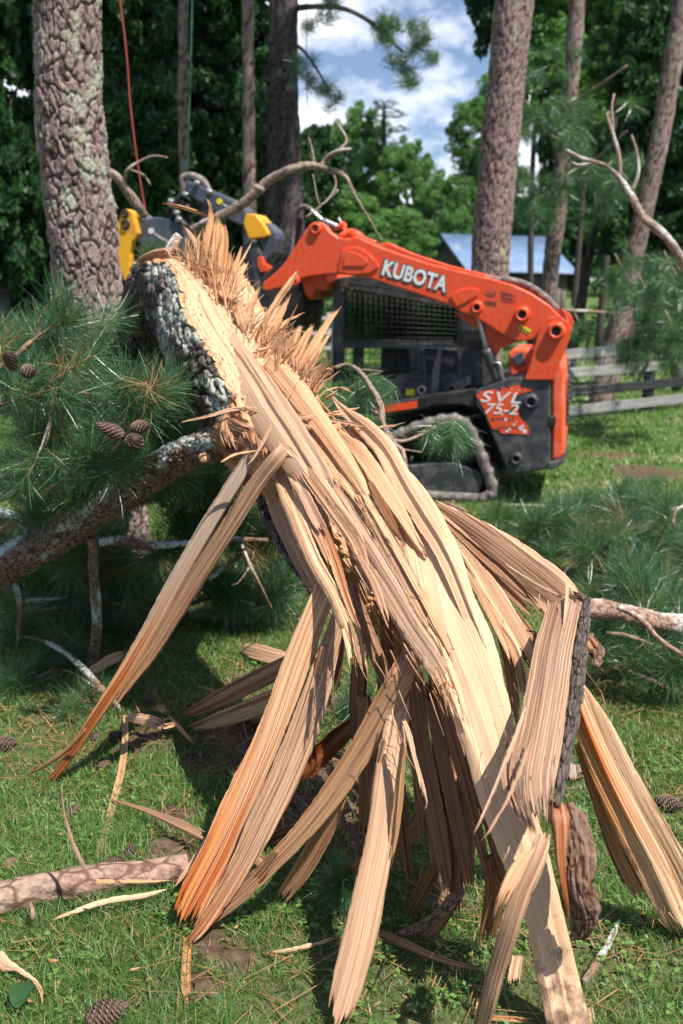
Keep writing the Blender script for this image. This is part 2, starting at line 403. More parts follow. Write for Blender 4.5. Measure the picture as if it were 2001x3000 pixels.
# ---------------------------------------------------------------- grass blades
def blades(rng, X, Y, hgt, wid, lean=.5, curl=.6, tint=None):
    n = len(X); a = rng.uniform(0, 2 * math.pi, n); b2 = a + rng.uniform(-.9, .9, n) + math.pi / 2
    ld = np.stack([np.cos(a), np.sin(a), np.zeros(n)], 1); wd = np.stack([np.cos(b2), np.sin(b2), np.zeros(n)], 1)
    z0 = gh(X, Y) - .004
    B = np.stack([X, Y, z0], 1); up = np.array([0, 0, 1.])
    l = (rng.uniform(0, 1, n) * lean)[:, None]; h = hgt[:, None]; w = wid[:, None] / 2
    M = B + up * h * .55 + ld * h * l * .45; Tt = B + up * h * (1 - curl * .35 * rng.uniform(0, 1, n)[:, None]) + ld * h * (l * 1.5)
    V = np.stack([B - wd * w, B + wd * w, M - wd * w * .8, M + wd * w * .8, Tt], 1).reshape(-1, 3)
    q = np.arange(n)[:, None] * 5
    F4 = q + np.array([0, 1, 3, 2]); F3 = q + np.array([2, 3, 4])
    ti = rng.uniform(0, 1, n) if tint is None else tint
    return V, F4, F3, np.repeat(ti, 5)
rng = np.random.default_rng(5)
def lawn(y0, y1, dens, hs, ws, seed, thin=.35):
    rng = np.random.default_rng(seed)
    A = .47 * (y1 * y1 - y0 * y0) + 0; n = int(A * dens)
    Y = np.sqrt(rng.uniform(y0 * y0, y1 * y1, n)); X = rng.uniform(-.47, .47, n) * Y
    sm = soil_mask(X, Y); pt = fbm(X * 2.3, Y * 2.3, 0, 31)
    keep = (rng.uniform(0, 1, n) > sm * .96) & (rng.uniform(0, 1, n) < thin + np.clip((pt - .30) * 3.2, 0, 1))
    X, Y, pt = X[keep], Y[keep], pt[keep]; n = len(X)
    hh = rng.uniform(hs[0], hs[1], n) * (.6 + .8 * pt); ww = rng.uniform(ws[0], ws[1], n)
    ti = np.clip(rng.normal(.42, .2, n) + (pt - .5) * .5, 0, .9); dry = rng.uniform(0, 1, n) < .10 + .12 * (vn(X * 1.1, Y * 1.1, 0, 33) > .6)
    ti = np.where(dry, rng.uniform(.93, 1, n), ti)
    return blades(rng, X, Y, hh, ww, 1.1, 1, ti)
bg_ = Bag()
for a in ((1.9, 3.4, 19000, (.025, .065), (.0018, .0036), 1), (3.4, 5.5, 10500, (.025, .06), (.0026, .005), 2), (5.5, 9.5, 2600, (.03, .06), (.005, .010), 3), (9.5, 19, 620, (.04, .08), (.012, .022), 4), (19, 42, 90, (.06, .12), (.03, .06), 6)):
    V, F4, F3, ti = lawn(*a); bg_.add(V, [F4, F3], dict(tint=ti))
# broad clover and weed leaves among the blades
n = 4200; rng = np.random.default_rng(8)
Y = np.sqrt(rng.uniform(1.9 ** 2, 5.0 ** 2, n)); X = rng.uniform(-.45, .45, n) * Y
kp = (vn(X * 3.1, Y * 3.1, 0, 44) > .52) & (soil_mask(X, Y) < .4); X, Y = X[kp], Y[kp]
for q in range(3):
    a = rng.uniform(0, 2 * math.pi, len(X)); r = rng.uniform(.006, .013, len(X)); z = gh(X, Y) + rng.uniform(.015, .035, len(X))
    c = np.stack([X, Y, z], 1); d1 = np.stack([np.cos(a), np.sin(a), rng.uniform(-.2, .5, len(X))], 1) * r[:, None]; d2 = np.stack([-np.sin(a), np.cos(a), rng.uniform(-.3, .3, len(X))], 1) * r[:, None]
    Vv = np.stack([c, c + d1 + d2 * .7, c + d1 * 2.1, c + d1 - d2 * .7], 1).reshape(-1, 3)
    bg_.add(Vv, [np.arange(len(X))[:, None] * 4 + np.arange(4)], dict(tint=np.repeat(np.clip(rng.normal(.75, .1, len(X)), 0, .9), 4)))
tag(bg_.build('grass', M_GRASS), 'short green lawn grass with clover', 'grass', kind='stuff')
# dry pine needles and bark crumbs scattered in the turf
n = 8500; Y = np.sqrt(rng.uniform(1.9 ** 2, 9 ** 2, n)); X = rng.uniform(-.47, .47, n) * Y
a = rng.uniform(0, 2 * math.pi, n); l = rng.uniform(.03, .09, n); z = gh(X, Y) + rng.uniform(.004, .03, n); w = rng.uniform(.0006, .0014, n) * (1 + .25 * Y)
c = np.stack([X, Y, z], 1); d = np.stack([np.cos(a), np.sin(a), rng.uniform(-.25, .25, n)], 1) * l[:, None]; e = np.stack([-np.sin(a), np.cos(a), np.zeros(n)], 1) * w[:, None]
lt = Bag(); lt.add(np.stack([c - d - e, c - d + e, c + d + e, c + d - e], 1).reshape(-1, 3), [np.arange(n)[:, None] * 4 + np.arange(4)], dict(tint=np.repeat(rng.uniform(0, 1, n), 4)))
n = 4500; Y = np.sqrt(rng.uniform(1.9 ** 2, 7 ** 2, n)); X = rng.uniform(-.47, .47, n) * Y; ra = rng.uniform(.003, .010, n)
c = np.stack([X, Y, gh(X, Y) + .012], 1)[:, None] + rng.normal(0, 1, (n, 4, 3)) * ra[:, None, None]
q = np.arange(n)[:, None] * 4
lt.add(c.reshape(-1, 3), [np.vstack([q + [0, 1, 2], q + [0, 2, 3], q + [0, 3, 1], q + [1, 2, 3]])], dict(tint=np.repeat(rng.uniform(0, 1, n), 4)))
tag(lt.build('needle_litter', M_NEEDLE_D, smooth=False), 'dry pine needles and bark crumbs in the grass', 'litter', kind='stuff')

# ---------------------------------------------------------------- foliage kits
def crown_mesh(name, seed, nblob, per, leaf, spread=.20, flat=.8, elong=1.6, mat=None):
    """unit crown (radius 1) of leaf faces in clumps"""
    rng = np.random.default_rng(seed)
    u = nrm(rng.normal(size=(nblob, 3))); r = rng.uniform(.35, 1, nblob) ** .6
    c = u * r[:, None] * .85; br = rng.uniform(.6, 1.4, nblob) * spread; bt = rng.uniform(-.22, .22, nblob)
    p = nrm(rng.normal(size=(nblob, per, 3))) * (rng.uniform(.3, 1, (nblob, per, 1)) ** .5) * br[:, None, None]
    p[..., 2] *= flat * .75
    pos = (c[:, None] + p).reshape(-1, 3); n = len(pos)
    nr = nrm(rng.normal(size=(n, 3)) + np.array([0, 0, .6])); tt = nrm(np.cross(nr, rng.normal(size=(n, 3)))); bb = np.cross(nr, tt)
    s = (leaf * rng.uniform(.6, 1.3, n))[:, None]
    V = np.stack([pos - tt * s * elong, pos + bb * s, pos + tt * s * elong, pos - bb * s], 1).reshape(-1, 3)
    ti = np.clip(rng.normal(.45, .17, n) + np.repeat(bt, per), 0, 1)
    o = mk(name, V, [np.arange(n)[:, None] * 4 + np.arange(4)], mat, attrs=dict(tint=np.repeat(ti, 4)), smooth=False)
    me = o.data; bpy.data.objects.remove(o); return me
CROWN = [crown_mesh('crown', 100 + i, 150, 150, .032, .17, mat=M_LEAF) for i in range(3)]
CROWNL = crown_mesh('crown', 120, 120, 170, .026, .17, mat=M_LEAF_L)
CROWNB = [crown_mesh('crown', 130 + i, 190, 170, .018, .15, mat=M_LEAF_L) for i in range(2)]
CROWNP = [crown_mesh('crown', 140 + i, 46, 260, .008, .17, .55, 4, mat=M_LEAF_P) for i in range(2)]

def tuft_mesh(seed, nn_=170, L0=.20, wd=.0026, dry=0, spread=1.0, mat=None):
    """needles round a shoot tip; the shoot runs along +Z from -0.1 to 0"""
    rng = np.random.default_rng(seed)
    z = -rng.uniform(0, .13, nn_) ** 1.0; a = rng.uniform(0, 2 * math.pi, nn_)
    th = np.clip(rng.normal(.75, .28, nn_) + (-z) * 4, .12, 1.9) * spread
    d = np.stack([np.sin(th) * np.cos(a), np.sin(th) * np.sin(a), np.cos(th)], 1)
    l = L0 * rng.uniform(.45, 1.1, nn_); base = np.stack([np.cos(a) * .004, np.sin(a) * .004, z], 1)
    side = nrm(np.cross(d, rng.normal(size=(nn_, 3)))); bend = nrm(rng.normal(size=(nn_, 3)) * .5 + side) * .17
    pts = [base + d * (l * f)[:, None] + bend * (l * f * f)[:, None] for f in (0, .4, .75, 1)]
    w = [wd * .6, wd, wd * .75, wd * .15]
    V = np.stack([p + s * side * ww / 2 for p, ww in zip(pts, w) for s in (-1, 1)], 1).reshape(-1, 3)
    q = np.arange(nn_)[:, None] * 8
    Fs = np.vstack([q + [0, 1, 3, 2], q + [2, 3, 5, 4], q + [4, 5, 7, 6]])
    ti = np.clip(rng.normal(.42, .2, nn_), 0, 1); ti = np.repeat(ti, 8); ti[0::8] += .45; ti[1::8] += .45
    o = mk('needle_tuft', V, [Fs], mat or M_NEEDLE, attrs=dict(tint=ti), smooth=False)
    me = o.data; bpy.data.objects.remove(o); return me
TUFT = [tuft_mesh(200 + i, 190) for i in range(4)]
TUFTD = tuft_mesh(230, 90, .17, .0024, spread=1.3, mat=M_NEEDLE_D)
TUFTW = [tuft_mesh(210 + i, 120, .21, .0045, spread=.8) for i in range(2)]       # coarser, for far away
TUFTB = [tuft_mesh(220 + i, 230, .19, .0024, spread=1.25) for i in range(2)]
def orient(loc, dr, sc=1.0, spin=0.0):
    q = Vector(dr).to_track_quat('Z', 'Y').to_matrix().to_4x4()
    return Matrix.Translation(Vector(loc)) @ q @ Matrix.Rotation(spin, 4, 'Z') @ Matrix.Scale(sc, 4)
def add_tuft(parent, loc, dr, sc=1.0, kit=None, rs=random):
    me = rs.choice(kit or TUFT)
    if kit is not TUFTW and rs.random() < .06: me = TUFTD
    o = bpy.data.objects.new('needle_tuft', me); COL.objects.link(o); o.parent = parent
    o.matrix_basis = orient(np.asarray(loc) - np.array(parent.location), dr, sc, rs.uniform(0, 6.28)); return o

# ---------------------------------------------------------------- standing pines with visible trunks
def pine(label, pts, Y, mat, seed, seg=40, ds=.03, disp=.012, lic=.2, cell=(.05, .12), crown=None, group=None, basez=None):
    """pts: (x, y, width px) traced up the trunk; the trunk stands in the plane Y"""
    C = [PY(x, y, Y) for x, y, w in pts]; R = [w * ((H - c[2]) * ST + Y * CT) / F / 2 for (x, y, w), c in zip(pts, C)]
    gz = float(gh(C[-1][0], Y))
    if C[-1][2] > gz: # carry on to the soil
        dv = C[-1] - C[-2]; k = (gz - .1 - C[-1][2]) / dv[2]; C.append(C[-1] + dv * k); R.append(R[-1] * (1.12 if Y < 10 else 1.25))
    dv = C[0] - C[1]; top = C[0] + dv / abs(dv[2]) * 9; C.insert(0, top); R.insert(0, R[0] * .55)
    C.insert(1, C[1] + dv / abs(dv[2]) * 3); R.insert(1, R[1] * .9)
    root = thing('pine_tree', (C[-1][0], C[-1][1], gz), label, 'tree', group)
    tube('trunk', C[::-1], R[::-1], mat, root, seg=seg, ds=ds, disp=disp, cell=cell, seed=seed, lic=lic, wob=.12)
    rs = random.Random(seed)
    if crown:
        o = bpy.data.objects.new('crown', CROWNP[seed % 2]); COL.objects.link(o); o.parent = root
        o.location = Vector(top) - root.location; o.scale = (crown, crown, crown * 1.1); o.rotation_euler = (0, 0, rs.uniform(0, 6))
    return root
PG = 'tall pines standing round the clearing'
T1 = pine('thick lichen-patched pine trunk standing at the far left behind the needles', [(150, -40, 147), (164, 300, 148), (192, 550, 152), (214, 780, 150), (232, 960, 160)], 7.0, M_BARK_T, 1, 180, .010, .024, .5, (.05, .11), 3.0, PG)
T2 = pine('slim straight grey pine trunk, first to the right of the red rope', [(421, -20, 22), (420, 250, 24), (428, 520, 24)], 15, M_BARK_T, 2, 20, .06, .01, .1, crown=2.6, group=PG)
T3 = pine('straight brown pine trunk rising behind the yellow cylinder cover', [(569, -20, 27), (571, 250, 28), (573, 480, 30)], 14, M_BARK_T, 3, 20, .06, .01, .1, crown=2.4, group=PG)
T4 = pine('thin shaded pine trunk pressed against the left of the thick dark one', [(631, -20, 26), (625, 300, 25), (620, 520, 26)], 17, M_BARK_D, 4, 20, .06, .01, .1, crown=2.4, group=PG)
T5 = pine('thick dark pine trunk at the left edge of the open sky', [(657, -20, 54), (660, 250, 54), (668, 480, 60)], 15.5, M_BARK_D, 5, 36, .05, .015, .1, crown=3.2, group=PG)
T6 = pine('large sunlit pine trunk rising behind the orange loader boom', [(1183, -20, 88), (1160, 200, 88), (1142, 400, 84), (1122, 620, 86)], 11.6, M_BARK_T, 6, 90, .025, .018, .12, (.05, .09), 3.0, PG)
T7 = pine('brown pine trunk standing in front of the right end of the shed roof', [(1327, -20, 36), (1310, 200, 36), (1285, 440, 40), (1256, 690, 38)], 17, M_BARK_T, 7, 40, .05, .012, .1, crown=2.4, group=PG)
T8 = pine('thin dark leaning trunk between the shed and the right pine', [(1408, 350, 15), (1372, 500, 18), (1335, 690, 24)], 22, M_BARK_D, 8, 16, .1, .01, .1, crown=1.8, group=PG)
T9 = pine('tall leaning pine trunk near the right edge of the picture', [(1570, -10, 44), (1520, 290, 44), (1480, 480, 44), (1430, 700, 48)], 16, M_BARK_T, 9, 48, .05, .014, .25, crown=2.6, group=PG)

# limbs with needles that hang into the sky gap from the dark pine
rs = random.Random(4)
def limb(parent, pts, mat, name='limb', **kw):
    C = [PY(x, y, Y) for x, y, w, Y in pts]; R = [w * Y / F / 2 for x, y, w, Y in pts]
    return tube(name, C, R, mat, parent, seg=8, ds=.08, wob=.2, **kw)
limb(T5, [(670, 20, 14, 15.5), (720, 15, 12, 15), (790, 20, 10, 14.5), (850, 50, 9, 14), (890, 85, 7, 14), (925, 120, 5, 14)], M_BARK_D)
limb(T5, [(672, 100, 9, 15.5), (700, 120, 7, 15.2), (740, 180, 5, 15), (760, 230, 3, 15)], M_BARK_D)
for x, y, r, k in ((905, 75, 60, 9), (960, 95, 40, 7), (925, 150, 45, 8), (870, 60, 40, 5), (985, 140, 22, 3), (740, 10, 50, 6), (700, 150, 35, 5), (735, 195, 35, 6), (765, 232, 20, 3), (700, 60, 25, 3), (965, 55, 18, 2), (940, 180, 25, 3)):
    for q in range(k):
        c = PY(x + rs.uniform(-r, r) * .7, y + rs.uniform(-r, r) * .6, 14 + rs.uniform(-.3, .3))
        add_tuft(T5, c, (rs.uniform(-1, 1), rs.uniform(-1, 1), rs.uniform(-.6, .9)), rs.uniform(.75, 1.15), TUFTW, rs)
# long-needled boughs of the pine in front of the shed
for k in range(80):
    for _ in range(50):
        x, y = rs.uniform(1190, 1465), rs.uniform(110, 505)
        if y < 230 and x > 1330: continue
        if vn(x / 55., y / 55., 0, 3) > .42: break
    c = PY(x, y, 15.6 + rs.uniform(-.8, .9))
    add_tuft(T7, c, (rs.uniform(-1, 1), rs.uniform(-1, .3), rs.uniform(-1.3, .2)), rs.uniform(1.0, 1.7), TUFTW, rs)
for a in ([(1300, 330, 8, 17), (1250, 300, 6, 16), (1205, 230, 4, 15.6)], [(1290, 420, 8, 17), (1350, 380, 6, 16), (1440, 300, 4, 15.5)], [(1310, 240, 8, 17), (1370, 200, 6, 16), (1440, 150, 4, 15.6)], [(1290, 440, 7, 17), (1240, 440, 5, 16), (1205, 400, 4, 15.6)]):
    limb(T7, a, M_DEAD)

# ---------------------------------------------------------------- leafy trees of the wood behind
def leafy(label, x, y, Y, rpx, hpx, me, seed, name='leafy_tree', cat='tree', group='leafy trees of the wood behind', low=True):
    """crown ellipsoid centred at pixel (x, y) in the plane Y, radii given in pixels"""
    c = PY(x, y, Y); s = Y / F * 1.0; rx, rz = rpx * s, hpx * s
    rs = random.Random(seed); gz = float(gh(c[0], Y))
    root = thing(name, (c[0], Y, gz), label, cat, group)
    k = max(1, int(round(rz / rx * .75)))
    for q in range(k):
        o = bpy.data.objects.new('crown', me); COL.objects.link(o); o.parent = root
        zz = (q - (k - 1) / 2) * (2 * rz / k) * .9; ss = rx * (1 - .12 * abs(zz) / max(rz, .1))
        o.location = Vector(c) - root.location + Vector((rs.uniform(-.2, .2) * rx * (k > 1), 0, zz)); o.scale = (ss, ss * .9, rz / k * 1.15); o.rotation_euler = (0, 0, rs.uniform(0, 6.28))
    tr = max(.08, rx * .05); zt = c[2] + rz * .3
    tube('trunk', [(c[0], Y, gz - .1), (c[0] + rs.uniform(-.2, .2), Y, (gz + zt) / 2), (c[0], Y, zt)], [tr * 1.3, tr, tr * .5], M_BARK_D, root, seg=8, k=4)
    for q in range(4):
        a = rs.uniform(0, 6.28); e = Vector(c) + Vector((math.cos(a) * rx * .6, math.sin(a) * rx * .5, rz * rs.uniform(-.2, .5)))
        tube('limb', [(c[0], Y, c[2] - rz * .4), e], [tr * .5, tr * .15], M_BARK_D, root, seg=6, k=2)
    return root
rows = [  # x, y, Y, rx, hz, kit, where
    (-40, 250, 15, 150, 420, 0, 'at the far left edge behind the thick pine'), (60, 480, 19, 170, 260, 1, 'low behind the foot of the thick left pine'),
    (290, 160, 16, 130, 330, 2, 'between the thick left pine and the red rope'), (330, 430, 20, 150, 250, 0, 'low behind the red rope and yellow claw'),
    (470, 120, 18, 120, 300, 1, 'behind the slim grey trunk, high up'), (500, 400, 21, 140, 240, 2, 'behind the grapple arm'),
    (600, 150, 22, 95, 330, 0, 'behind the pair of dark trunks'), (640, 470, 25, 110, 170, 1, 'low behind the foot of the dark trunks'),
    (170, -60, 22, 220, 330, 2, 'filling the top left corner behind the pines'), (400, -120, 24, 220, 330, 0, 'high behind the first slim trunk'),
    (180, 600, 24, 200, 120, 1, 'as a low dark thicket left of the log'), (430, 590, 26, 200, 110, 2, 'as a low thicket behind the grapple'),
    (1350, 420, 47, 130, 240, 1, 'behind the right end of the shed'), (1480, 300, 21, 110, 330, 2, 'right of the pine boughs, dark and tall'),
    (1590, 420, 18, 120, 330, 0, 'at the right edge behind the leaning pine'), (1475, 560, 26, 105, 130, 1, 'low behind the leaning trunks'),
    (1240, 560, 46, 150, 110, 0, 'close behind the shed roof'), (1570, 600, 24, 110, 110, 2, 'low at the right edge beyond the fence'), (1530, 60, 26, 110, 200, 0, 'in the top right corner')]
for q, (x, y, Y, rx, hz, kk, w) in enumerate(rows):
    leafy('dark green leafy tree ' + w, x, y, Y, rx, hz, CROWN[kk], 300 + q)
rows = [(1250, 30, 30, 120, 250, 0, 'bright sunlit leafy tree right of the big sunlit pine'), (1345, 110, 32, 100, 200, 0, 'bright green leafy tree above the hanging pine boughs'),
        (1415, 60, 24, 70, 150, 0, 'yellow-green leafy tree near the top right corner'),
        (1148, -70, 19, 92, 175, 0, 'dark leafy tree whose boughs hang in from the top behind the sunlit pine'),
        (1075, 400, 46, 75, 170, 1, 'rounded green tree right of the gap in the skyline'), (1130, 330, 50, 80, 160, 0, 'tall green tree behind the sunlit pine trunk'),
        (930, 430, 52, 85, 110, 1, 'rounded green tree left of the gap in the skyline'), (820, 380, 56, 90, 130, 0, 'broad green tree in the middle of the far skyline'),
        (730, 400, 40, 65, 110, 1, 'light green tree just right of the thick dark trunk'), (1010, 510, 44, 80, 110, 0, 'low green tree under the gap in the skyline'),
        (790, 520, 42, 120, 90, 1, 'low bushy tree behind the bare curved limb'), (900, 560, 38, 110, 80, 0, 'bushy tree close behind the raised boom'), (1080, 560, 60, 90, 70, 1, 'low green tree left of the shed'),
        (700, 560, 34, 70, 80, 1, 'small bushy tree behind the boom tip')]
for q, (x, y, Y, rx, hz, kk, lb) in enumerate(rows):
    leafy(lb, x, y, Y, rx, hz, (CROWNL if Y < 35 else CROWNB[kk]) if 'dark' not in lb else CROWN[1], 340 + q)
# the far pine with layered crown against the cloud
fp = thing('pine_tree', (PY(880, 300, 54)[0], 54, float(gh(4, 54))), 'small far pine with flat tufted layers standing against the cloud', 'tree')
tube('trunk', [(fp.location.x, 54, 0), PY(880, 400, 54), PY(882, 235, 54)], [.25, .2, .07], M_BARK_D, fp, seg=8, k=4)
for x, y, r, h in ((882, 240, 34, 14), (905, 262, 36, 11), (862, 272, 36, 12), (915, 296, 30, 9), (870, 305, 44, 13), (842, 262, 20, 10), (890, 335, 45, 16)):
    o = bpy.data.objects.new('needle_layer', CROWNP[x % 2]); COL.objects.link(o); o.parent = fp
    s = 54 / F; o.location = Vector(PY(x, y, 54)) - fp.location; o.scale = (r * s, r * s, h * s)
# far wood mass closing the horizon
fw = Bag(); rng = np.random.default_rng(77)
for q in range(70):
    X = -75 + 150 * q / 69 + rng.uniform(-2, 2); Yq = 88 + rng.uniform(-8, 12); hh = rng.uniform(5, 8.5) * (1.35 if X < -8 or X > 22 else 1)
    n = 1100; u = nrm(rng.normal(size=(n, 3))) * rng.uniform(.6, 1, (n, 1)); pos = np.array([X, Yq, hh * .5 + 1]) + u * np.array([4.2, 3, hh * .55])
    nr = nrm(rng.normal(size=(n, 3))); tt = nrm(np.cross(nr, rng.normal(size=(n, 3)))); bb = np.cross(nr, tt); s = rng.uniform(.15, .35, n)[:, None]
    fw.add(np.stack([pos - tt * s, pos + bb * s, pos + tt * s, pos - bb * s], 1).reshape(-1, 3), [np.arange(n)[:, None] * 4 + np.arange(4)], dict(tint=np.repeat(np.clip(rng.normal(.4, .2, n), 0, 1), 4)))
tag(fw.build('far_wood', M_LEAF, smooth=False), 'far wood closing the view behind the clearing', 'wood', kind='stuff')
# shaded understorey that fills the wood's floor
un = Bag()
for x0, x1, Y0, Y1, kk in ((-16, -1.5, 17, 30, 5200), (8, 22, 24, 34, 4200), (-30, -3, 32, 46, 5200), (-1.5, 4, 30, 60, 1500)):
    pos = np.stack([rng.uniform(x0, x1, kk), rng.uniform(Y0, Y1, kk), rng.uniform(0, 1, kk) ** 1.3 * 1.5], 1)
    pos[:, 2] *= vn(pos[:, 0] * .5, pos[:, 1] * .5, 0, 6) * 1.6
    pos = np.repeat(pos, 3, 0) + rng.normal(0, .16, (kk * 3, 3)); n = len(pos)
    nr = nrm(rng.normal(size=(n, 3))); tt = nrm(np.cross(nr, rng.normal(size=(n, 3)))); bb = np.cross(nr, tt); s = rng.uniform(.04, .10, n)[:, None]
    un.add(np.stack([pos - tt * s * 1.5, pos + bb * s, pos + tt * s * 1.5, pos - bb * s], 1).reshape(-1, 3), [np.arange(n)[:, None] * 4 + np.arange(4)], dict(tint=np.repeat(np.clip(rng.normal(.5, .2, n), 0, 1), 4)))
tag(un.build('undergrowth', M_LEAF, smooth=False), 'low leafy undergrowth along the edge of the wood', 'undergrowth', kind='stuff')

# ---------------------------------------------------------------- boxes and prisms
def box_geo(a, b):
    (x0, y0, z0), (x1, y1, z1) = a, b
    V = np.array([[x0, y0, z0], [x1, y0, z0], [x1, y1, z0], [x0, y1, z0], [x0, y0, z1], [x1, y0, z1], [x1, y1, z1], [x0, y1, z1]])
    return V, [np.array([[0, 3, 2, 1], [4, 5, 6, 7], [0, 1, 5, 4], [1, 2, 6, 5], [2, 3, 7, 6], [3, 0, 4, 7]])]
def beam_geo(p, q, w, h, up=(0, 0, 1)):
    p, q = np.array(p, float), np.array(q, float); t = nrm(q - p); s = nrm(np.cross(t, up)); u = np.cross(s, t)
    c = [(-w, -h), (w, -h), (w, h), (-w, h)]
    V = [e + s * a / 2 + u * b / 2 for e in (p, q) for a, b in c]
    return np.array(V), [np.array([[0, 3, 2, 1], [4, 5, 6, 7], [0, 1, 5, 4], [1, 2, 6, 5], [2, 3, 7, 6], [3, 0, 4, 7]])]
def bev(o, w=.01, seg=2):
    m = o.modifiers.new('bevel', 'BEVEL'); m.width = w; m.segments = seg; m.limit_method = 'ANGLE'; m.angle_limit = math.radians(35)
    for p in o.data.polygons: p.use_smooth = False
    return o
def rod(name, a, b, r, mat, parent, local=False, seg=14):
    V, Fs, uv, at, _ = tube_geo([a, b], [r, r] if not isinstance(r, (tuple, list)) else r, seg=seg, k=1)
    return mk(name, V, Fs, mat, parent, uv, at, local=local)

# ---------------------------------------------------------------- shed
def weathered(name, c1, c2, sv):
    m, t, b = new_mat(name, .85, .2)
    n = noise(t, 1, None, 4, .6, sv); t.links.new(mixc(t, ramp(t, n, [(.3, 0), (.7, 1)]), c1, c2), b.inputs['Base Color']); bump(t, b, n, .5, .01); return m
M_BOARD = weathered('shed_boards', (.10, .075, .06), (.24, .19, .16), (22, 22, 1.2))
M_RAIL = weathered('weathered_rail', (.22, .215, .20), (.40, .39, .37), (3, 3, 60))
M_RAILD = weathered('black_painted_rail', (.018, .02, .022), (.055, .055, .055), (3, 3, 40))
m, t, b = new_mat('metal_roof', .45, .5); b.inputs['Metallic'].default_value = .0
n = noise(t, 1.4, detail=3); t.links.new(mixc(t, ramp(t, n, [(.48, 0), (.75, .6)]), (.17, .27, .44), (.42, .48, .56)), b.inputs['Base Color']); M_ROOF = m
YS = 38.0
e0, e1 = PY(1080, 628, YS), PY(1330, 628, YS); r0, r1 = PY(1010, 537, YS + 3.2), PY(1250, 543, YS + 3.2)
x0, x1 = r0[0], e1[0]; x0 = PY(985, 560, YS)[0] + .9
ez, rz_ = e0[2], r0[2]
xl, xr = PY(1060, 600, YS)[0] - .2, e1[0]
shed = thing('shed', ((xl + xr) / 2, YS + 3, float(gh(5, YS + 3))), 'small board shed with a blue-grey metal roof beyond the clearing', 'shed')
# roof planes follow the traced ridge and eave: the ridge is shifted left of the eave, as a building turned from the camera shows
E0, E1, R0, R1 = np.array(e0), np.array(e1), np.array(r0), np.array(r1)
dx = (R1 - R0); E1b = E1; E0b = E1 - dx; Bk = 2 * np.array([R0, R1]) - np.array([E0b, E1b]); Bk[:, 2] = E1[2]
def slope(name, a, b, c, d, n=46):
    V = []; k = n * 4
    for q in range(k + 1):
        f = q / k; off = .018 * math.cos(q / 4 * 2 * math.pi)
        V += [a + (b - a) * f + np.array([0, 0, off]), d + (c - d) * f + np.array([0, 0, off]), a + (b - a) * f + np.array([0, 0, off - .03]), d + (c - d) * f + np.array([0, 0, off - .03])]
    q = np.arange(k)[:, None] * 4
    return mk(name, V, [np.vstack([q + [0, 4, 5, 1], q + [2, 3, 7, 6], q + [0, 2, 6, 4], q + [1, 5, 7, 3]])], M_ROOF, shed)
slope('roof', E0b, E1b, R1, R0); slope('roof', R0 + [0, 0, .002], R1 + [0, 0, .002], Bk[1], Bk[0])
wb = Bag(); ax = nrm(dx); dp = nrm((Bk[0] - E0b) * [1, 1, 0]); iw = .25
c00 = E0b + ax * .35 + dp * iw; c10 = E1b - ax * .35 + dp * iw; c11 = Bk[1] - ax * .35 - dp * iw; c01 = Bk[0] + ax * .35 - dp * iw
def boardwall(a, b, top):
    L_ = np.linalg.norm((b - a)[:2]); n = int(L_ / .2); d = (b - a) / n; w = nrm(np.cross(np.append(d[:2], 0), [0, 0, 1]))
    for q in range(n):
        p = a + d * q; p2 = p + d * .96; h = top((q + .5) / n); o = w * (.02 if q % 2 else .0)
        Vv, Fv = beam_geo([(p[0] + p2[0]) / 2 + o[0], (p[1] + p2[1]) / 2 + o[1], 0], [(p[0] + p2[0]) / 2 + o[0], (p[1] + p2[1]) / 2 + o[1], h], np.linalg.norm(d) * .97, .03, up=tuple(w)); wb.add(Vv, Fv)
hz_ = E1[2] - .03; rg = R0[2] - .06
boardwall(c00, c10, lambda f: hz_); boardwall(c11, c01, lambda f: hz_)
boardwall(c01, c00, lambda f: hz_ + (rg - hz_) * (1 - abs(2 * f - 1))); boardwall(c10, c11, lambda f: hz_ + (rg - hz_) * (1 - abs(2 * f - 1)))
wb.build('wall', M_BOARD, shed, smooth=False)

# ---------------------------------------------------------------- fence on the right
fa = G(1225, 975); fb = G(1497, 945); fd = nrm(fb - fa)
fence = thing('rail_fence', G(1497, 945), 'weathered four-rail wooden fence behind the loader at the right', 'fence')
p0 = fb - fd * 2.75; p1 = fb + fd * 2.0; dpt = 2.0 / 1
for z, mt in ((.97, M_RAIL), (.70, M_RAIL), (.43, M_RAILD), (.16, M_RAIL)):
    bend = p1 if z < .6 else fb + fd * .05 if z < .9 else fb - fd * .55
    V, Fs = beam_geo(p0 + [0, 0, z - .02], np.array(bend) + [0, 0, z], .03, .14); bev(mk('rail', V, Fs, mt, fence), .006)
for q, s in enumerate((-2.72, 0, 2.0)):
    c = fb + fd * s + np.array([fd[1], -fd[0], 0]) * -.10
    V, Fs = beam_geo([c[0], c[1], -.1], [c[0], c[1], .92 if s >= 0 else 1.12], .13, .13, up=(fd[0], fd[1], 0)); bev(mk('post', V, Fs, M_RAILD if s >= 0 else M_RAIL, fence), .01)
wr = Bag(); off = np.array([fd[1], -fd[0], 0]) * .022
for q in range(60):
    c = p0 + fd * (5.6 * q / 59) + off; V, Fs = beam_geo([c[0], c[1], .0], [c[0], c[1], .95], .0018, .0018, up=(1, 0, 0)); wr.add(V, Fs)
for q in range(11):
    z = .03 + q * .09; V, Fs = beam_geo(p0 + off + [0, 0, z], p1 + off + [0, 0, z], .0018, .0018); wr.add(V, Fs)
wr.build('wire_mesh', M_STEEL, fence)
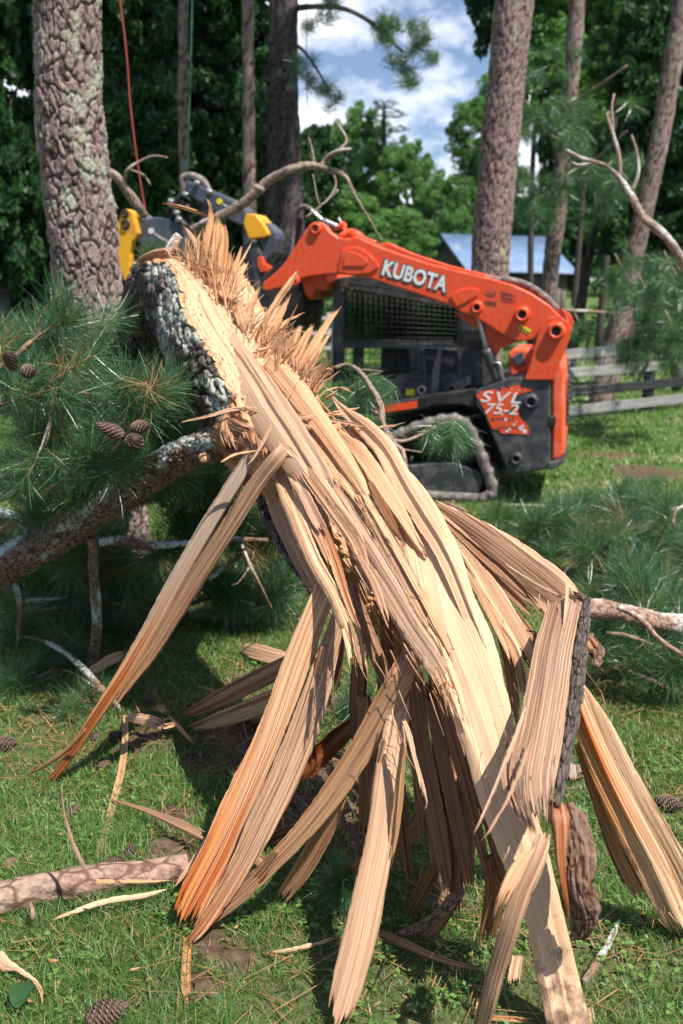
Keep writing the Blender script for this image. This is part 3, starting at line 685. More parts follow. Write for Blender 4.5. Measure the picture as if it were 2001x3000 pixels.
# second fence seen through and left of the cab
f2 = thing('rail_fence', PY(730, 700, 24) * [1, 1, 0], 'far rail fence glimpsed to the left of the loader cab', 'fence')
for z in (.35, .7, 1.05):
    V, Fs = beam_geo([-3.0, 24, z], [-.1, 24.2, z], .03, .12); mk('rail', V, Fs, M_RAIL, f2)
for q in range(2):
    V, Fs = beam_geo([-2.7 + q * 2.4, 24.15 + q * .15, -.1], [-2.7 + q * 2.4, 24.15 + q * .15, 1.2], .12, .12, up=(1, 0, 0)); mk('post', V, Fs, M_RAIL, f2)
# ---------------------------------------------------------------- the broken pine: log, split face and its fan of splinters
BP = thing('broken_pine_trunk', P(784, 1900, 2.9) * [1, 1, 0], 'storm-snapped pine trunk, bark log above, long pale splinters fanning onto the grass', 'broken trunk')
LOGP = [(345, 800, 6.3, .20), (378, 700, 5.75, .245), (425, 655, 5.25, .262), (462, 690, 4.95, .268), (505, 770, 4.68, .265), (560, 860, 4.42, .26), (612, 950, 4.18, .25), (672, 1045, 3.98, .235), (745, 1140, 3.8, .20), (820, 1250, 3.62, .15), (890, 1370, 3.5, .11), (960, 1500, 3.35, .07)]
C = [P(x, y, d) for x, y, d, r in LOGP]; R = [r for x, y, d, r in LOGP]
V, Fs, uv, at, (n, seg, Q, A, B, T, S) = tube_geo(C, R, seg=260, ds=.0075, disp=.026, cell=(.048, .080), seed=12, lic=.62, k=10, wob=.06)
V = V.copy(); body = V[:n * seg].reshape(n, seg, 3)
toc = nrm(CAM - Q[:, :3]); toc = nrm(toc - T * (toc * T).sum(1, keepdims=True)); rt = np.cross(toc, T); rt = rt * np.where((rt[:, :1]) > 0, 1, -1)
ncut = nrm(toc * .64 + rt * .77)
s_cut = np.interp(Q[:, 3], [0, 1], [0, 1]) * 0 + S
sc0 = S[np.argmin(np.linalg.norm(Q[:, :3] - C[3], axis=1))]
cf = np.interp(S, [sc0 - .45, sc0 - .25, sc0 + .1, sc0 + .45, S[-1]], [1.2, .62, .50, .40, .30]) * Q[:, 3]
dd = ((body - Q[:, None, :3]) * ncut[:, None]).sum(2)
fj = (fbm(np.linspace(0, 300, n)[:, None] * np.ones((1, seg)) * .5, np.arange(seg)[None] * .05, 0, 3) - .5) * .03
lim = cf[:, None] + fj
cutm = dd > lim
body = body - ncut[:, None] * np.maximum(dd - lim, 0)[..., None]
gr = fbm(((body - Q[:, None, :3]) * rt[:, None]).sum(2) * 160, S[:, None] * 2.2, 0, 8, 3) - .5
body = body + ncut[:, None] * (gr * .005 * cutm)[..., None]
ztop = 2.085 + (fbm(body[..., 0] * 22, body[..., 1] * 22, 0, 91) - .5) * .05
topm = body[..., 2] > ztop; body[..., 2] = np.minimum(body[..., 2], ztop)
V[:n * seg] = body.reshape(-1, 3)
cm = (cutm | topm).ravel(); F4 = Fs[0]; fm4 = cm[F4].sum(1) >= 2
low = (S[(F4[:, 0] // seg)] > sc0 + 1.15)
keep = ~np.zeros(len(F4), bool)
uv2 = uv.copy(); uv2[:n * seg, 1] = ((body - Q[:, None, :3]) * rt[:, None]).sum(2).ravel(); 
wood4 = fm4 | low
tw = np.full(len(V), .25); tw[:n * seg] = (.85 - .7 * np.clip((dd - lim) / .045, 0, 1)).ravel()
attr_w = dict(hue=np.full(len(V), .6), tone=tw, stripe=np.full(len(V), .35), gry=np.full(len(V), .05), res=np.clip((tw - .3) * .7, 0, .4))
mk('bark', V, [F4[~wood4], Fs[1][:seg]], M_BARK, BP, uv, at, smooth=False)
mk('heartwood', V, [F4[wood4]], M_WOOD, BP, uv2, attr_w)

def smp(Q, s, u):
    return np.stack([np.interp(u, s, Q[:, i]) for i in range(Q.shape[1])], -1)
SEED = [0]; SPL = []
def ribbon_geo(pts, th=.18, rag=(.3, 1), roll=0., ridge=1., cup=.0, maxth=.03, edge=.06, cpt=None, tip=(1, 1)):
    """pts: (x, y, width px, depth) in the photograph; depth None = interpolated, 'g' = on the soil, number <1.5 = offset to the main surface"""
    SEED[0] += 1; sd = SEED[0]
    ds = []
    for p in pts:
        z = p[3] if len(p) > 3 else None
        if z == 'g': z = gd(p[0], p[1], .012)
        elif isinstance(z, tuple): z = gd(p[0], p[1], z[0])
        elif z is not None and abs(z) < 1.5: z = D(p[1]) + z
        ds.append(z)
    cl = np.concatenate([[0], np.cumsum([math.hypot(pts[i + 1][0] - pts[i][0], pts[i + 1][1] - pts[i][1]) for i in range(len(pts) - 1)])])
    ok = [i for i, z in enumerate(ds) if z is not None]
    iz = np.interp(cl, cl[ok], [1 / ds[i] for i in ok]); ds = 1 / iz
    C = np.array([P(p[0], p[1], d) for p, d in zip(pts, ds)]); Wd = np.array([p[2] * d / F for p, d in zip(pts, ds)])
    Qr = crom(np.column_stack([C, Wd]), 10); s = np.concatenate([[0], np.cumsum(np.linalg.norm(np.diff(Qr[:, :3], axis=0), axis=1))]); Ln = s[-1]
    T = nrm(np.gradient(Qr[:, :3], axis=0)); vd = nrm(CAM - Qr[:, :3]); Wv = nrm(np.cross(T, vd)); Nv = np.cross(Wv, T)
    Nv = Nv * np.sign((Nv * vd).sum(1))[:, None]
    rr = roll if isinstance(roll, (tuple, list)) else (roll, roll); ra = np.radians(np.interp(s, [0, Ln], rr))[:, None]
    Wv, Nv = Wv * np.cos(ra) + Nv * np.sin(ra), Nv * np.cos(ra) - Wv * np.sin(ra)
    Wv = Wv * np.sign(Wv[:, :1] + 1e-9); 
    A_ = np.column_stack([Qr, Wv, Nv])
    wm = Wd.max(); m = int(np.clip(wm / .0026, 5, 60)); nr_ = int(np.clip(Ln / .014, 7, 120))
    v = np.linspace(-1, 1, m)
    e0 = (fbm(v * wm * 70, sd, 0, sd, 2)) ** 2 * np.minimum(wm, .06) * 1.6 * rag[0]; e1 = (fbm(v * wm * 70, sd + 7, 0, sd + 1, 2)) ** 2 * np.minimum(wm, .06) * 2.4 * rag[1]
    e0 = np.minimum(e0 + rag[0] * vn(v * wm * 300, 3, 0, sd) ** 2 * .04, Ln * .35); e1 = np.minimum(e1 + rag[1] * vn(v * wm * 300, 4, 0, sd) ** 2 * .07, Ln * .4)
    f = np.linspace(0, 1, nr_)[:, None]; U = e0 + (Ln - e0 - e1) * f
    Z = smp(A_, s, U.ravel()).reshape(nr_, m, -1); c, w, wv, nv = Z[..., :3], Z[..., 3], Z[..., 4:7], Z[..., 7:10]
    wj = w / 2 * (1 + edge * (fbm(U * 9, np.sign(v) * 3 + 5, 0, sd + 2, 4) - .5) * 2) - .003 * vn(U * 90, np.sign(v) * 3 + 5, 0, sd + 9) ** 3 * min(1, ridge + .4)
    x = v * wj
    t = np.minimum(th * w, maxth) * np.interp(f, [0, .5, 1], [1, 1, .8])
    n1 = fbm(x * 330, U * 2.5, 0, sd + 3, 3) - .5; n2 = vn(x * 90, U * 1.6, 0, sd + 4) - .5; n3 = np.floor(vn(x * 110, U * 1.0, 0, sd + 5) * 4) / 4 - .4
    amp = np.minimum(t * .35, .0024) * ridge
    rk = np.random.default_rng(sd + 500); nk = 3 + int(rk.integers(0, 3)); kv = np.sort(np.concatenate([[-1.05, 1.05], rk.uniform(-.92, .92, nk)])); kh = rk.uniform(-1, 1, nk + 2); kh2 = kh + rk.normal(0, .5, nk + 2)
    vs = v + (vn(U * 2.2, 1, 0, sd + 8) - .5) * .35
    fac = np.interp(vs, kv, kh) * (1 - f) + np.interp(vs, kv, kh2) * f
    top = t / 2 * (1 - .5 * v ** 6) + fac * np.minimum(.15 * w, .015) * min(1, ridge + .15) + amp * (n1 * 1.2 + n3 * .45 * min(1, max(0, ridge - .8))) + cup * w * (1 - v * v)
    bot = -t / 2 + cup * w * (1 - v * v) * .8 + amp * .6 * (vn(x * 120, U * 2, 0, sd + 6) - .5)
    bot = np.minimum(bot, top - .0012)
    Pt = c + wv * x[..., None] + nv * top[..., None]; Pb = c + wv * x[..., None] + nv * bot[..., None]
    V = np.concatenate([Pt.reshape(-1, 3), Pb.reshape(-1, 3)]); N_ = nr_ * m
    i, j = np.meshgrid(np.arange(nr_ - 1), np.arange(m - 1), indexing='ij'); k = (i * m + j).ravel()
    Fq = [np.stack([k, k + m, k + m + 1, k + 1], 1), np.stack([k, k + 1, k + m + 1, k + m], 1) + N_]
    i = np.arange(nr_ - 1) * m; Fq += [np.stack([i, i + N_, i + m + N_, i + m], 1), np.stack([i + m - 1, i + 2 * m - 1, i + 2 * m - 1 + N_, i + m - 1 + N_], 1)]
    j = np.arange(m - 1); Fq += [np.stack([j, j + 1, j + 1 + N_, j + N_], 1)]; j = j + (nr_ - 1) * m; Fq += [np.stack([j, j + N_, j + 1 + N_, j + 1], 1)]
    uo = sd * 3.7; uv = np.stack([U.ravel() + uo, x.ravel() + uo * .31], 1); uv = np.vstack([uv, uv + [0, .17]])
    return V, [np.vstack(Fq)], uv, np.tile((U / Ln).ravel(), 2), np.tile((v * np.ones((nr_, 1))).ravel(), 2)
def ribbon(name, pts, tone=.3, stripe=.5, gry=.1, res=(0, 0), resside=0, hue=None, dirt=(.9, .35), parent=None, mat=None, label=None, **kw):
    V, Fs, uv, u, v = ribbon_geo(pts, **kw)
    rv = np.interp(u, np.linspace(0, 1, len(res)), res) + resside * v * np.interp(u, np.linspace(0, 1, len(res)), res)
    k = len(V); at = dict(tone=np.full(k, tone), stripe=np.full(k, stripe), gry=np.full(k, gry), res=np.clip(rv, 0, 1), cel=np.full(k, .4), crk=np.zeros(k), lic=np.zeros(k), hue=np.full(k, _h(np.array([float(SEED[0])]), np.array([3.]), np.array([1.]), 7)[0] if hue is None else hue), dirt=np.interp(u, [0, dirt[0], 1], [0, 0, dirt[1]]))
    if name == 'splinter' and parent is None and not label:
        SPL.append((-sum(p[2] for p in pts) / len(pts) * sum(math.hypot(b[0] - a[0], b[1] - a[1]) for a, b in zip(pts, pts[1:])), len(SPL), V, Fs, uv, at)); return None
    o = mk(name, V, Fs, mat or M_WOOD, BP if parent is None else parent, uv, at)
    if label: o['label'] = label
    return o
sp = lambda pts, **kw: ribbon('splinter', pts, **kw)
# --- split face of the log
sp([(462, 700, 26, .0), (500, 760, 50, -.12), (556, 850, 84, -.22), (612, 940, 100, -.26), (668, 1020, 100, -.24), (722, 1100, 84, -.16), (760, 1160, 60, -.1)], tone=.05, stripe=.25, gry=.18, cup=.06, th=.2, ridge=.35, rag=(.3, .6), maxth=.05)
sp([(540, 765, 30, .06), (600, 825, 60, -.06), (655, 890, 86, -.16), (700, 950, 80, -.2), (752, 1020, 70, -.2), (800, 1090, 60, -.16), (850, 1170, 40, -.1)], tone=.2, stripe=.3, gry=0, th=.2, ridge=.8, rag=(.4, .8), maxth=.05)
sp([(630, 830, 26, .1), (690, 900, 44, 0), (740, 960, 46, -.06), (800, 1030, 40, -.08), (850, 1090, 30, -.05)], tone=.75, stripe=.3, th=.3, ridge=1.4)
# torn yellow wood where the side branch left
sp([(560, 905, 40, -.05), (562, 960, 90, -.08), (560, 1010, 110, -.05), (565, 1050, 60, .02)], tone=.75, stripe=.8, res=(0, .25, .1), ridge=2.2, th=.4, rag=(1, 1), maxth=.06)
sp([(500, 985, 60, -.02), (540, 1010, 90, -.06), (590, 1020, 70, -.05), (620, 1030, 50, 0)], tone=.5, stripe=1, th=.4, ridge=2, res=(.2, .1, 0), maxth=.06)
for q in range(7):
    sp([(535 + 9 * q, 915 + 12 * q, 6, -.1), (545 + 10 * q, 960 + 10 * q, 16, -.16), (556 + 9 * q, 1000 + 9 * q, 8, -.16)], tone=.8, stripe=.9, res=(0, .5, .2), ridge=2, rag=(1, 1))
# --- main smooth slab running to the bottom right
sp([(800, 985, 40, -.02), (862, 1060, 76, -.06), (930, 1154, 112, -.07), (985, 1280, 146, -.08), (1016, 1400, 158, -.08), (1062, 1510, 160, -.08), (1098, 1610, 140, -.08), (1124, 1700, 120, -.07), (1148, 1800, 112, -.05), (1192, 1930, 112, -.03), (1247, 2095, 88, -.02), (1282, 2250, 96, .0), (1306, 2360, 100, .0), (1330, 2450, 100, .02)],
   tone=.0, stripe=.12, gry=0, cup=.05, th=.22, ridge=.3, rag=(.6, .6), maxth=.035, edge=.06, dirt=(.82, .9), hue=.52)
sp([(905, 1100, 20, -.04), (930, 1230, 44, -.08), (955, 1350, 50, -.1), (1000, 1480, 50, -.12), (1040, 1590, 40, -.12), (1070, 1690, 20, -.1)], tone=.12, stripe=.25, ridge=.5, th=.2)
# crown ridge with torn teeth
sp([(762, 985, 22, -.1), (824, 1042, 42, -.14), (880, 1123, 44, -.16), (930, 1200, 30, -.15), (985, 1290, 14, -.12)], tone=.3, stripe=.2, ridge=1.3, th=.3, edge=.2)
sp([(756, 902, 3, -.1), (778, 930, 14, -.12), (806, 958, 30, -.16), (845, 990, 44, -.18), (884, 1035, 50, -.2), (925, 1110, 54, -.2), (968, 1180, 50, -.18), (1020, 1270, 44, -.17), (1062, 1370, 38, -.15), (1105, 1480, 34, -.12), (1150, 1600, 24, -.1), (1178, 1680, 8, -.08)], tone=.12, stripe=.3, ridge=.6, th=.25, edge=.1, rag=(1, 1))
sp([(800, 960, 12, -.06), (852, 1030, 20, -.1), (905, 1110, 18, -.1), (950, 1180, 10, -.1)], tone=.4, stripe=.6, ridge=2)
# --- bundle of strips left of the slab
LB = [([(735, 1090, 30, -.12), (790, 1180, 54, -.16), (842, 1267, 58, -.17), (895, 1355, 62, -.18), (945, 1440, 60, -.2), (995, 1515, 56, -.2), (1032, 1590, 30, -.2)], dict(tone=.35, stripe=.9, gry=.35, ridge=1.5, edge=.14)),
      ([(800, 1085, 16, -.12), (850, 1175, 36, -.14), (905, 1270, 42, -.15), (960, 1370, 40, -.15), (1000, 1450, 34, -.14), (1035, 1520, 20, -.13)], dict(tone=.3, stripe=.5, ridge=1.2, edge=.12)),
      ([(652, 985, 18, -.2), (700, 1078, 32, -.2), (752, 1154, 36, -.19), (815, 1244, 36, -.18), (838, 1320, 26, -.17), (848, 1385, 10, -.16)], dict(tone=.55, stripe=.8, ridge=1.3)),
      ([(648, 1055, 16, -.1), (690, 1120, 26, -.14), (722, 1185, 28, -.15), (750, 1232, 20, -.15)], dict(tone=.3, stripe=.8, gry=.3, ridge=1.2)),
      ([(628, 1060, 18, 0), (655, 1130, 34, -.05), (688, 1210, 38, -.1), (722, 1290, 38, -.1), (762, 1360, 32, -.1), (795, 1440, 30, -.1), (818, 1500, 22, -.08), (836, 1560, 6, -.05)], dict(tone=.2, stripe=.9, gry=.1, ridge=1.2, res=(0, .1, .35, .2))),
      ([(700, 1130, 12, -.1), (742, 1220, 26, -.12), (772, 1300, 26, -.12), (798, 1380, 18, -.12), (826, 1450, 10, -.1)], dict(tone=.5, stripe=1, ridge=1.8, res=(.1, .5, .4))),
      ([(672, 1000, 20, -.16), (716, 1080, 34, -.18), (768, 1160, 34, -.18), (820, 1235, 30, -.18), (858, 1300, 18, -.16)], dict(tone=.1, stripe=.4, ridge=.6, gry=.2)),
      ([(820, 1270, 12, -.2), (858, 1340, 20, -.2), (880, 1400, 18, -.2), (896, 1452, 8, -.18)], dict(tone=.5, stripe=.9, gry=.3, ridge=1.6)),
      ([(640, 1020, 20, -.12), (672, 1100, 20, -.12), (706, 1180, 22, -.12), (742, 1260, 16, -.12), (770, 1330, 6, -.1)], dict(tone=.2, stripe=.8, ridge=1)),
      ([(760, 1120, 18, -.17), (800, 1190, 20, -.18), (830, 1240, 14, -.18), (880, 1330, 6, -.18)], dict(tone=.6, stripe=1, ridge=2, edge=.2)),
      ([(848, 1105, 10, -.17), (872, 1150, 22, -.18), (900, 1200, 18, -.18), (926, 1250, 6, -.18)], dict(tone=.7, stripe=.7, ridge=2.4, edge=.3, res=(.1, .3, .1))),
      ([(600, 1040, 30, .12), (640, 1150, 56, .12), (690, 1260, 60, .12), (738, 1360, 46, .1), (770, 1420, 20, .1)], dict(tone=.6, stripe=.9, gry=.4, ridge=1)),
      ([(795, 1350, 16, -.02), (815, 1420, 14, 0), (832, 1480, 12, .02), (845, 1560, 4, .04)], dict(tone=.4, stripe=.8, ridge=1.4)),
      ([(1022, 1560, 20, -.16), (1030, 1600, 8, -.14)], dict(tone=.7, stripe=.8, ridge=2)),
      ([(930, 1400, 26, -.12), (970, 1480, 36, -.14), (1008, 1560, 26, -.14), (1030, 1610, 10, -.12)], dict(tone=.6, stripe=.8, ridge=2.2, edge=.25))]
for p, kw in LB: sp(p, **kw)
# --- boards fanning to the right
RB = [([(990, 1152, 14, .05), (1060, 1200, 52, .08), (1130, 1250, 80, .08), (1200, 1305, 100, .05), (1262, 1355, 104, 0), (1300, 1392, 86, -.04)], dict(tone=.15, stripe=.55, ridge=.6, th=.12, rag=(.4, .2))),
      ([(1010, 1190, 14, .06), (1080, 1260, 34, .04), (1150, 1325, 46, .0), (1215, 1390, 40, -.02), (1248, 1430, 20, -.02)], dict(tone=.55, stripe=.6, ridge=.8, th=.15)),
      ([(1012, 1205, 10, .06), (1070, 1275, 24, .02), (1120, 1345, 44, 0), (1170, 1425, 46, 0), (1215, 1505, 36, .02), (1235, 1560, 12, .04)], dict(tone=.2, stripe=.5, ridge=.7, th=.2)),
      ([(1060, 1285, 8, .1), (1120, 1350, 30, .12), (1180, 1430, 50, .12), (1235, 1510, 60, .12), (1260, 1570, 30, .12)], dict(tone=.65, stripe=1, ridge=1.2)),
      ([(1055, 1290, 6, -.02), (1100, 1365, 18, -.02), (1140, 1430, 24, -.02), (1180, 1490, 24, 0), (1200, 1560, 22, .04), (1206, 1625, 10, .06)], dict(tone=.3, stripe=.9, ridge=1.1)),
      ([(1030, 1250, 8, .0), (1080, 1330, 16, -.03), (1120, 1400, 22, -.04), (1160, 1480, 18, -.02), (1185, 1550, 8, 0)], dict(tone=.5, stripe=.8, ridge=1.2, res=(0, .2, .3))),
      ([(1140, 1430, 14, .02), (1165, 1510, 26, .05), (1178, 1590, 26, .1), (1192, 1680, 18, .14)], dict(tone=.5, stripe=1, ridge=1.6)),
      # bent standing piece with ridged grain and its bark
      ([(1296, 1386, 72, -.10), (1274, 1480, 84, -.13), (1256, 1590, 98, -.17), (1238, 1690, 104, -.21), (1222, 1790, 104, -.25), (1232, 1870, 74, -.27), (1243, 1925, 34, -.28)], dict(tone=.35, stripe=1, gry=.28, ridge=1.9, th=.25, rag=(.2, 1), edge=.05, cup=.03)),
      ([(1168, 1700, 16, -.2), (1165, 1780, 30, -.24), (1180, 1850, 26, -.25), (1195, 1900, 8, -.26)], dict(tone=.6, stripe=1, gry=.2, ridge=2, edge=.2)),
      # right-hand leg of the trident, in the open
      ([(1254, 1905, 26, -.3), (1232, 1970, 44, -.3), (1200, 2040, 48, -.28), (1172, 2125, 46, -.26), (1142, 2220, 42, -.2), (1118, 2310, 40, -.12), (1096, 2400, 34, 'g')], dict(tone=.45, stripe=.9, gry=.3, ridge=1.4, th=.4, rag=(.3, .5))),
      ([(1225, 1940, 14, -.32), (1185, 2000, 32, -.32), (1155, 2060, 26, -.32), (1132, 2115, 8, -.3)], dict(tone=.15, stripe=.3, gry=.2, ridge=.8)),
      ([(1208, 1620, 5, -.2), (1176, 1710, 12, -.3), (1140, 1800, 9, -.34), (1105, 1880, 6, -.36), (1076, 1938, 2, -.36)], dict(tone=.15, stripe=.4, gry=.3, ridge=1)),
      ([(1222, 1690, 5, -.28), (1182, 1800, 9, -.32), (1128, 1900, 6, -.34), (1098, 1940, 2, -.34)], dict(tone=.3, stripe=.6, gry=.2, ridge=1)),
      ([(1040, 1640, 6, .02), (1150, 1830, 10, .0), (1160, 1900, 6, -.05)], dict(tone=.5, stripe=.6, ridge=1)),
      ([(1296, 1312, 3, -.16), (1302, 1350, 8, -.16), (1296, 1420, 6, -.16), (1288, 1470, 2, -.15)], dict(tone=.1, stripe=.2, ridge=1)),
      ([(1322, 1385, 4, -.1), (1235, 1345, 10, -.1), (1150, 1290, 4, -.06)], dict(tone=.1, stripe=.4, ridge=1))]
for p, kw in RB: sp(p, **kw)
# big board with orange resin on the far right
sp([(1318, 1560, 26, 2.98), (1352, 1650, 78, None), (1400, 1760, 100, None), (1455, 1870, 112, 3.0), (1512, 1975, 118, None), (1560, 2075, 108, None), (1590, 2150, 70, 'g')], tone=.0, stripe=.5, gry=0, hue=.68, res=(.75, .7, .35, .1, .0), resside=-1.3, ridge=1.0, th=.28, rag=(.3, 1), maxth=.06)
sp([(1325, 1700, 20, 3.06), (1372, 1830, 34, None), (1420, 1960, 40, None), (1470, 2060, 40, None), (1492, 2085, 24, (.05,))], tone=.3, stripe=1, res=(.5, .3, .05), ridge=1.2, rag=(.3, 1))
# --- the big left board, in two halves
sp([(752, 1340, 52, -.04), (712, 1440, 58, None), (672, 1550, 66, None), (634, 1660, 72, None), (592, 1765, 82, None), (548, 1865, 92, None), (505, 1960, 92, None), (452, 2060, 84, None), (416, 2140, 50, 'g')], tone=.12, stripe=.75, gry=.1, res=(0, 0, .05, .15, .3, .5, .7, .9), resside=-.8, ridge=1.3, th=.25, rag=(.3, 1), maxth=.04)
sp([(782, 1400, 30, .0), (758, 1480, 46, None), (730, 1580, 60, None), (692, 1690, 72, None), (650, 1790, 72, None), (606, 1880, 70, None), (562, 1970, 56, None), (510, 2060, 40, None), (455, 2140, 26, None), (414, 2180, 10, 'g')], tone=.35, stripe=1, gry=.2, res=(0, .05, .1, .05, .15, .4, .6), ridge=2, th=.25, rag=(.4, .8), maxth=.04)
sp([(742, 1480, 14, .05), (726, 1560, 22, None), (690, 1660, 24, None), (640, 1760, 16, None), (600, 1860, 8, 3.3)], tone=.4, stripe=1, res=(.3, .4, .1), ridge=2)
sp([(432, 2150, 22, 'g'), (426, 2240, 24, 'g'), (432, 2320, 14, 'g')], tone=.2, stripe=1, res=(.9, .5, .3), ridge=1.6)
sp([(530, 1836, 4, 3.4), (480, 1920, 13, None), (432, 1995, 13, None), (386, 2052, 3, (.04,))], tone=.3, stripe=.4, gry=.5, ridge=1)
# --- curved bark-brown leg and its twin
sp([(952, 1478, 30, -.06), (925, 1545, 58, -.06), (886, 1620, 62, None), (842, 1700, 60, None), (795, 1775, 58, None), (742, 1850, 54, None), (684, 1920, 46, None), (622, 1985, 40, None), (556, 2050, 38, None), (498, 2100, 30, None), (452, 2140, 12, 'g')], tone=.8, stripe=1, gry=.12, ridge=1.7, th=.3, rag=(.5, .6))
sp([(800, 1780, 20, 3.05), (758, 1880, 44, None), (716, 1960, 46, None), (672, 2030, 42, None), (632, 2082, 26, 'g')], tone=.75, stripe=1, gry=.15, ridge=1.7, th=.3, rag=(.4, 1))
sp([(640, 1950, 12, 3.0), (596, 2010, 24, None), (548, 2060, 26, None), (500, 2096, 16, (.03,))], tone=.5, stripe=.9, res=(.3, .6, .4), ridge=1.4)
# --- centre plank
sp([(925, 1590, 30, .02), (912, 1660, 56, None), (898, 1740, 66, None), (886, 1830, 66, None), (872, 1930, 66, None), (848, 2050, 74, None), (822, 2170, 76, None), (792, 2280, 70, None), (764, 2370, 40, 'g')], tone=.3, stripe=.5, gry=.15, ridge=.9, th=.35, rag=(.4, .7), maxth=.04)
sp([(926, 1700, 12, -.06), (918, 1800, 22, None), (906, 1900, 24, None), (890, 2000, 14, 2.85)], tone=.7, stripe=.6, ridge=1.2)
sp([(884, 1690, 10, -.02), (858, 1800, 16, .1), (850, 1880, 10, .2), (846, 1930, 3, .25)], tone=.4, stripe=.9, ridge=1.4)
# --- the two long prongs to the left
sp([(650, 955, 8, -.26), (632, 975, 24, -.24), (576, 1052, 34, None), (512, 1150, 37, None), (446, 1260, 38, None), (388, 1362, 37, None), (334, 1462, 36, None), (272, 1566, 32, None), (205, 1668, 27, None), (150, 1748, 22, None), (112, 1800, 16, 'g')], tone=.35, stripe=.7, gry=.75, res=(0, 0, 0, .15, .5, .95, 1, 1), ridge=1.1, th=.45, roll=(0, 15), rag=(.2, .5))
sp([(655, 1018, 14, -.24), (640, 1044, 34, -.24), (588, 1112, 40, None), (528, 1206, 42, None), (468, 1300, 42, None), (408, 1400, 38, None), (350, 1495, 32, None), (296, 1570, 22, None), (248, 1640, 9, 3.95)], tone=.5, stripe=1, gry=.25, res=(0, 0, 0, .2, .4, .6), ridge=1.9, th=.45, rag=(.2, .8))
sp([(200, 1672, 8, 3.9), (152, 1722, 11, None), (100, 1760, 9, None), (46, 1786, 4, 'g')], tone=.5, stripe=.8, res=(.8, .6, .3), ridge=1)
sp([(598, 1020, 6, -.15), (640, 1008, 14, -.22), (656, 1012, 9, -.22)], tone=.2, stripe=.5, ridge=1)
# --- fine strands lying across the break
for p in ([(414, 970, 3, -.2), (480, 955, 8, -.24), (549, 938, 11, -.26), (625, 948, 9, -.26), (707, 958, 8, -.24), (780, 968, 9, -.2), (842, 979, 7, -.2), (900, 978, 6, -.22), (941, 966, 2, -.24)],
          [(560, 936, 5, -.27), (660, 962, 9, -.28), (760, 952, 9, -.24), (800, 956, 8, -.2)], [(684, 874, 2, -.28), (660, 915, 5, -.28), (635, 956, 10, -.28), (596, 1030, 8, -.26), (560, 1080, 2, -.24)],
          [(660, 962, 6, -.24), (730, 986, 14, -.2), (800, 975, 12, -.16), (880, 985, 10, -.16)], [(740, 900, 3, -.1), (780, 890, 6, -.1), (816, 906, 3, -.12)], [(760, 950, 10, -.1), (810, 940, 8, -.12), (830, 933, 3, -.12)],
          [(506, 1062, 3, -.14), (540, 1044, 7, -.16), (600, 1034, 6, -.18)], [(718, 1345, 4, .05), (690, 1385, 3, .05), (682, 1400, 1.5, .05)], [(640, 1015, 12, -.24), (665, 1040, 26, -.24), (690, 1062, 14, -.22)]):
    sp(p, tone=.3, stripe=.4, gry=.1, ridge=.8, th=.5)
# --- interior pieces, with the shade inside the fan put into their wood colour
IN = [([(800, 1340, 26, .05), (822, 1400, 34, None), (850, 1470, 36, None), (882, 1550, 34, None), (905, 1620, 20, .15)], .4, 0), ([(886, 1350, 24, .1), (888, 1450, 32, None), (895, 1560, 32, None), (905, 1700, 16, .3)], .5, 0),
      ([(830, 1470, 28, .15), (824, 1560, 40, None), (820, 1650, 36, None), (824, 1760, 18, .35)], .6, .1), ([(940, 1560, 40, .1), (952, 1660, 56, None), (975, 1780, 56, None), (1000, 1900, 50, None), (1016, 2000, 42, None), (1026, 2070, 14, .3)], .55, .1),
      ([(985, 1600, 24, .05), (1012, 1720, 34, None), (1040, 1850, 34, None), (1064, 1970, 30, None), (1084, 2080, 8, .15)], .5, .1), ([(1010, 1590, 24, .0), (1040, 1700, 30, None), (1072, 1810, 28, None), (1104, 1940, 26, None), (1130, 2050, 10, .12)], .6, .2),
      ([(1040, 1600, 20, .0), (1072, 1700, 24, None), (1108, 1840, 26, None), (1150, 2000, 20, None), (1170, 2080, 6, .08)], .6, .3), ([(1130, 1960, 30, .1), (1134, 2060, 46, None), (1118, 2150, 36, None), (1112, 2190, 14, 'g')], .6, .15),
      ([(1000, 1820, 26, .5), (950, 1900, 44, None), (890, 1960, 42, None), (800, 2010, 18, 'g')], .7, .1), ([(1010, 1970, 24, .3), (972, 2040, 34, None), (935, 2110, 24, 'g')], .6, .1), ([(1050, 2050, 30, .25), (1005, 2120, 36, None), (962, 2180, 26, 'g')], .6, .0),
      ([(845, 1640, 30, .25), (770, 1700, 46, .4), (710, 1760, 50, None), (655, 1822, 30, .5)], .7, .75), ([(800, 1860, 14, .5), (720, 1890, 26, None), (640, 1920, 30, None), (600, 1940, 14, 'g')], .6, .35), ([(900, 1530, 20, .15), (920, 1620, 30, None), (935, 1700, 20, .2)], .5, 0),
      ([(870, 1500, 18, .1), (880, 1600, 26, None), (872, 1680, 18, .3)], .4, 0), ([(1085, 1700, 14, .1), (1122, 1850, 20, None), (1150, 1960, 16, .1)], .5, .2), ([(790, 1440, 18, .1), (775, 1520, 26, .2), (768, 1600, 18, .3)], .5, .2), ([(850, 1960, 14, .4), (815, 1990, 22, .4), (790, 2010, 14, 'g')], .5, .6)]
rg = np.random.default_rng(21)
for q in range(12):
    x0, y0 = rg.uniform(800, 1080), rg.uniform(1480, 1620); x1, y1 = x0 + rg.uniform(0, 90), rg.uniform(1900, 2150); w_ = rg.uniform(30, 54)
    IN.append(([(x0, y0, w_ * .7, rg.uniform(.12, .3)), ((x0 + x1) / 2 + rg.normal(0, 12), (y0 + y1) / 2, w_, None), (x1, y1, w_ * .5, rg.uniform(.2, .5))], .5, float(rg.choice([0, .1, .3]))))
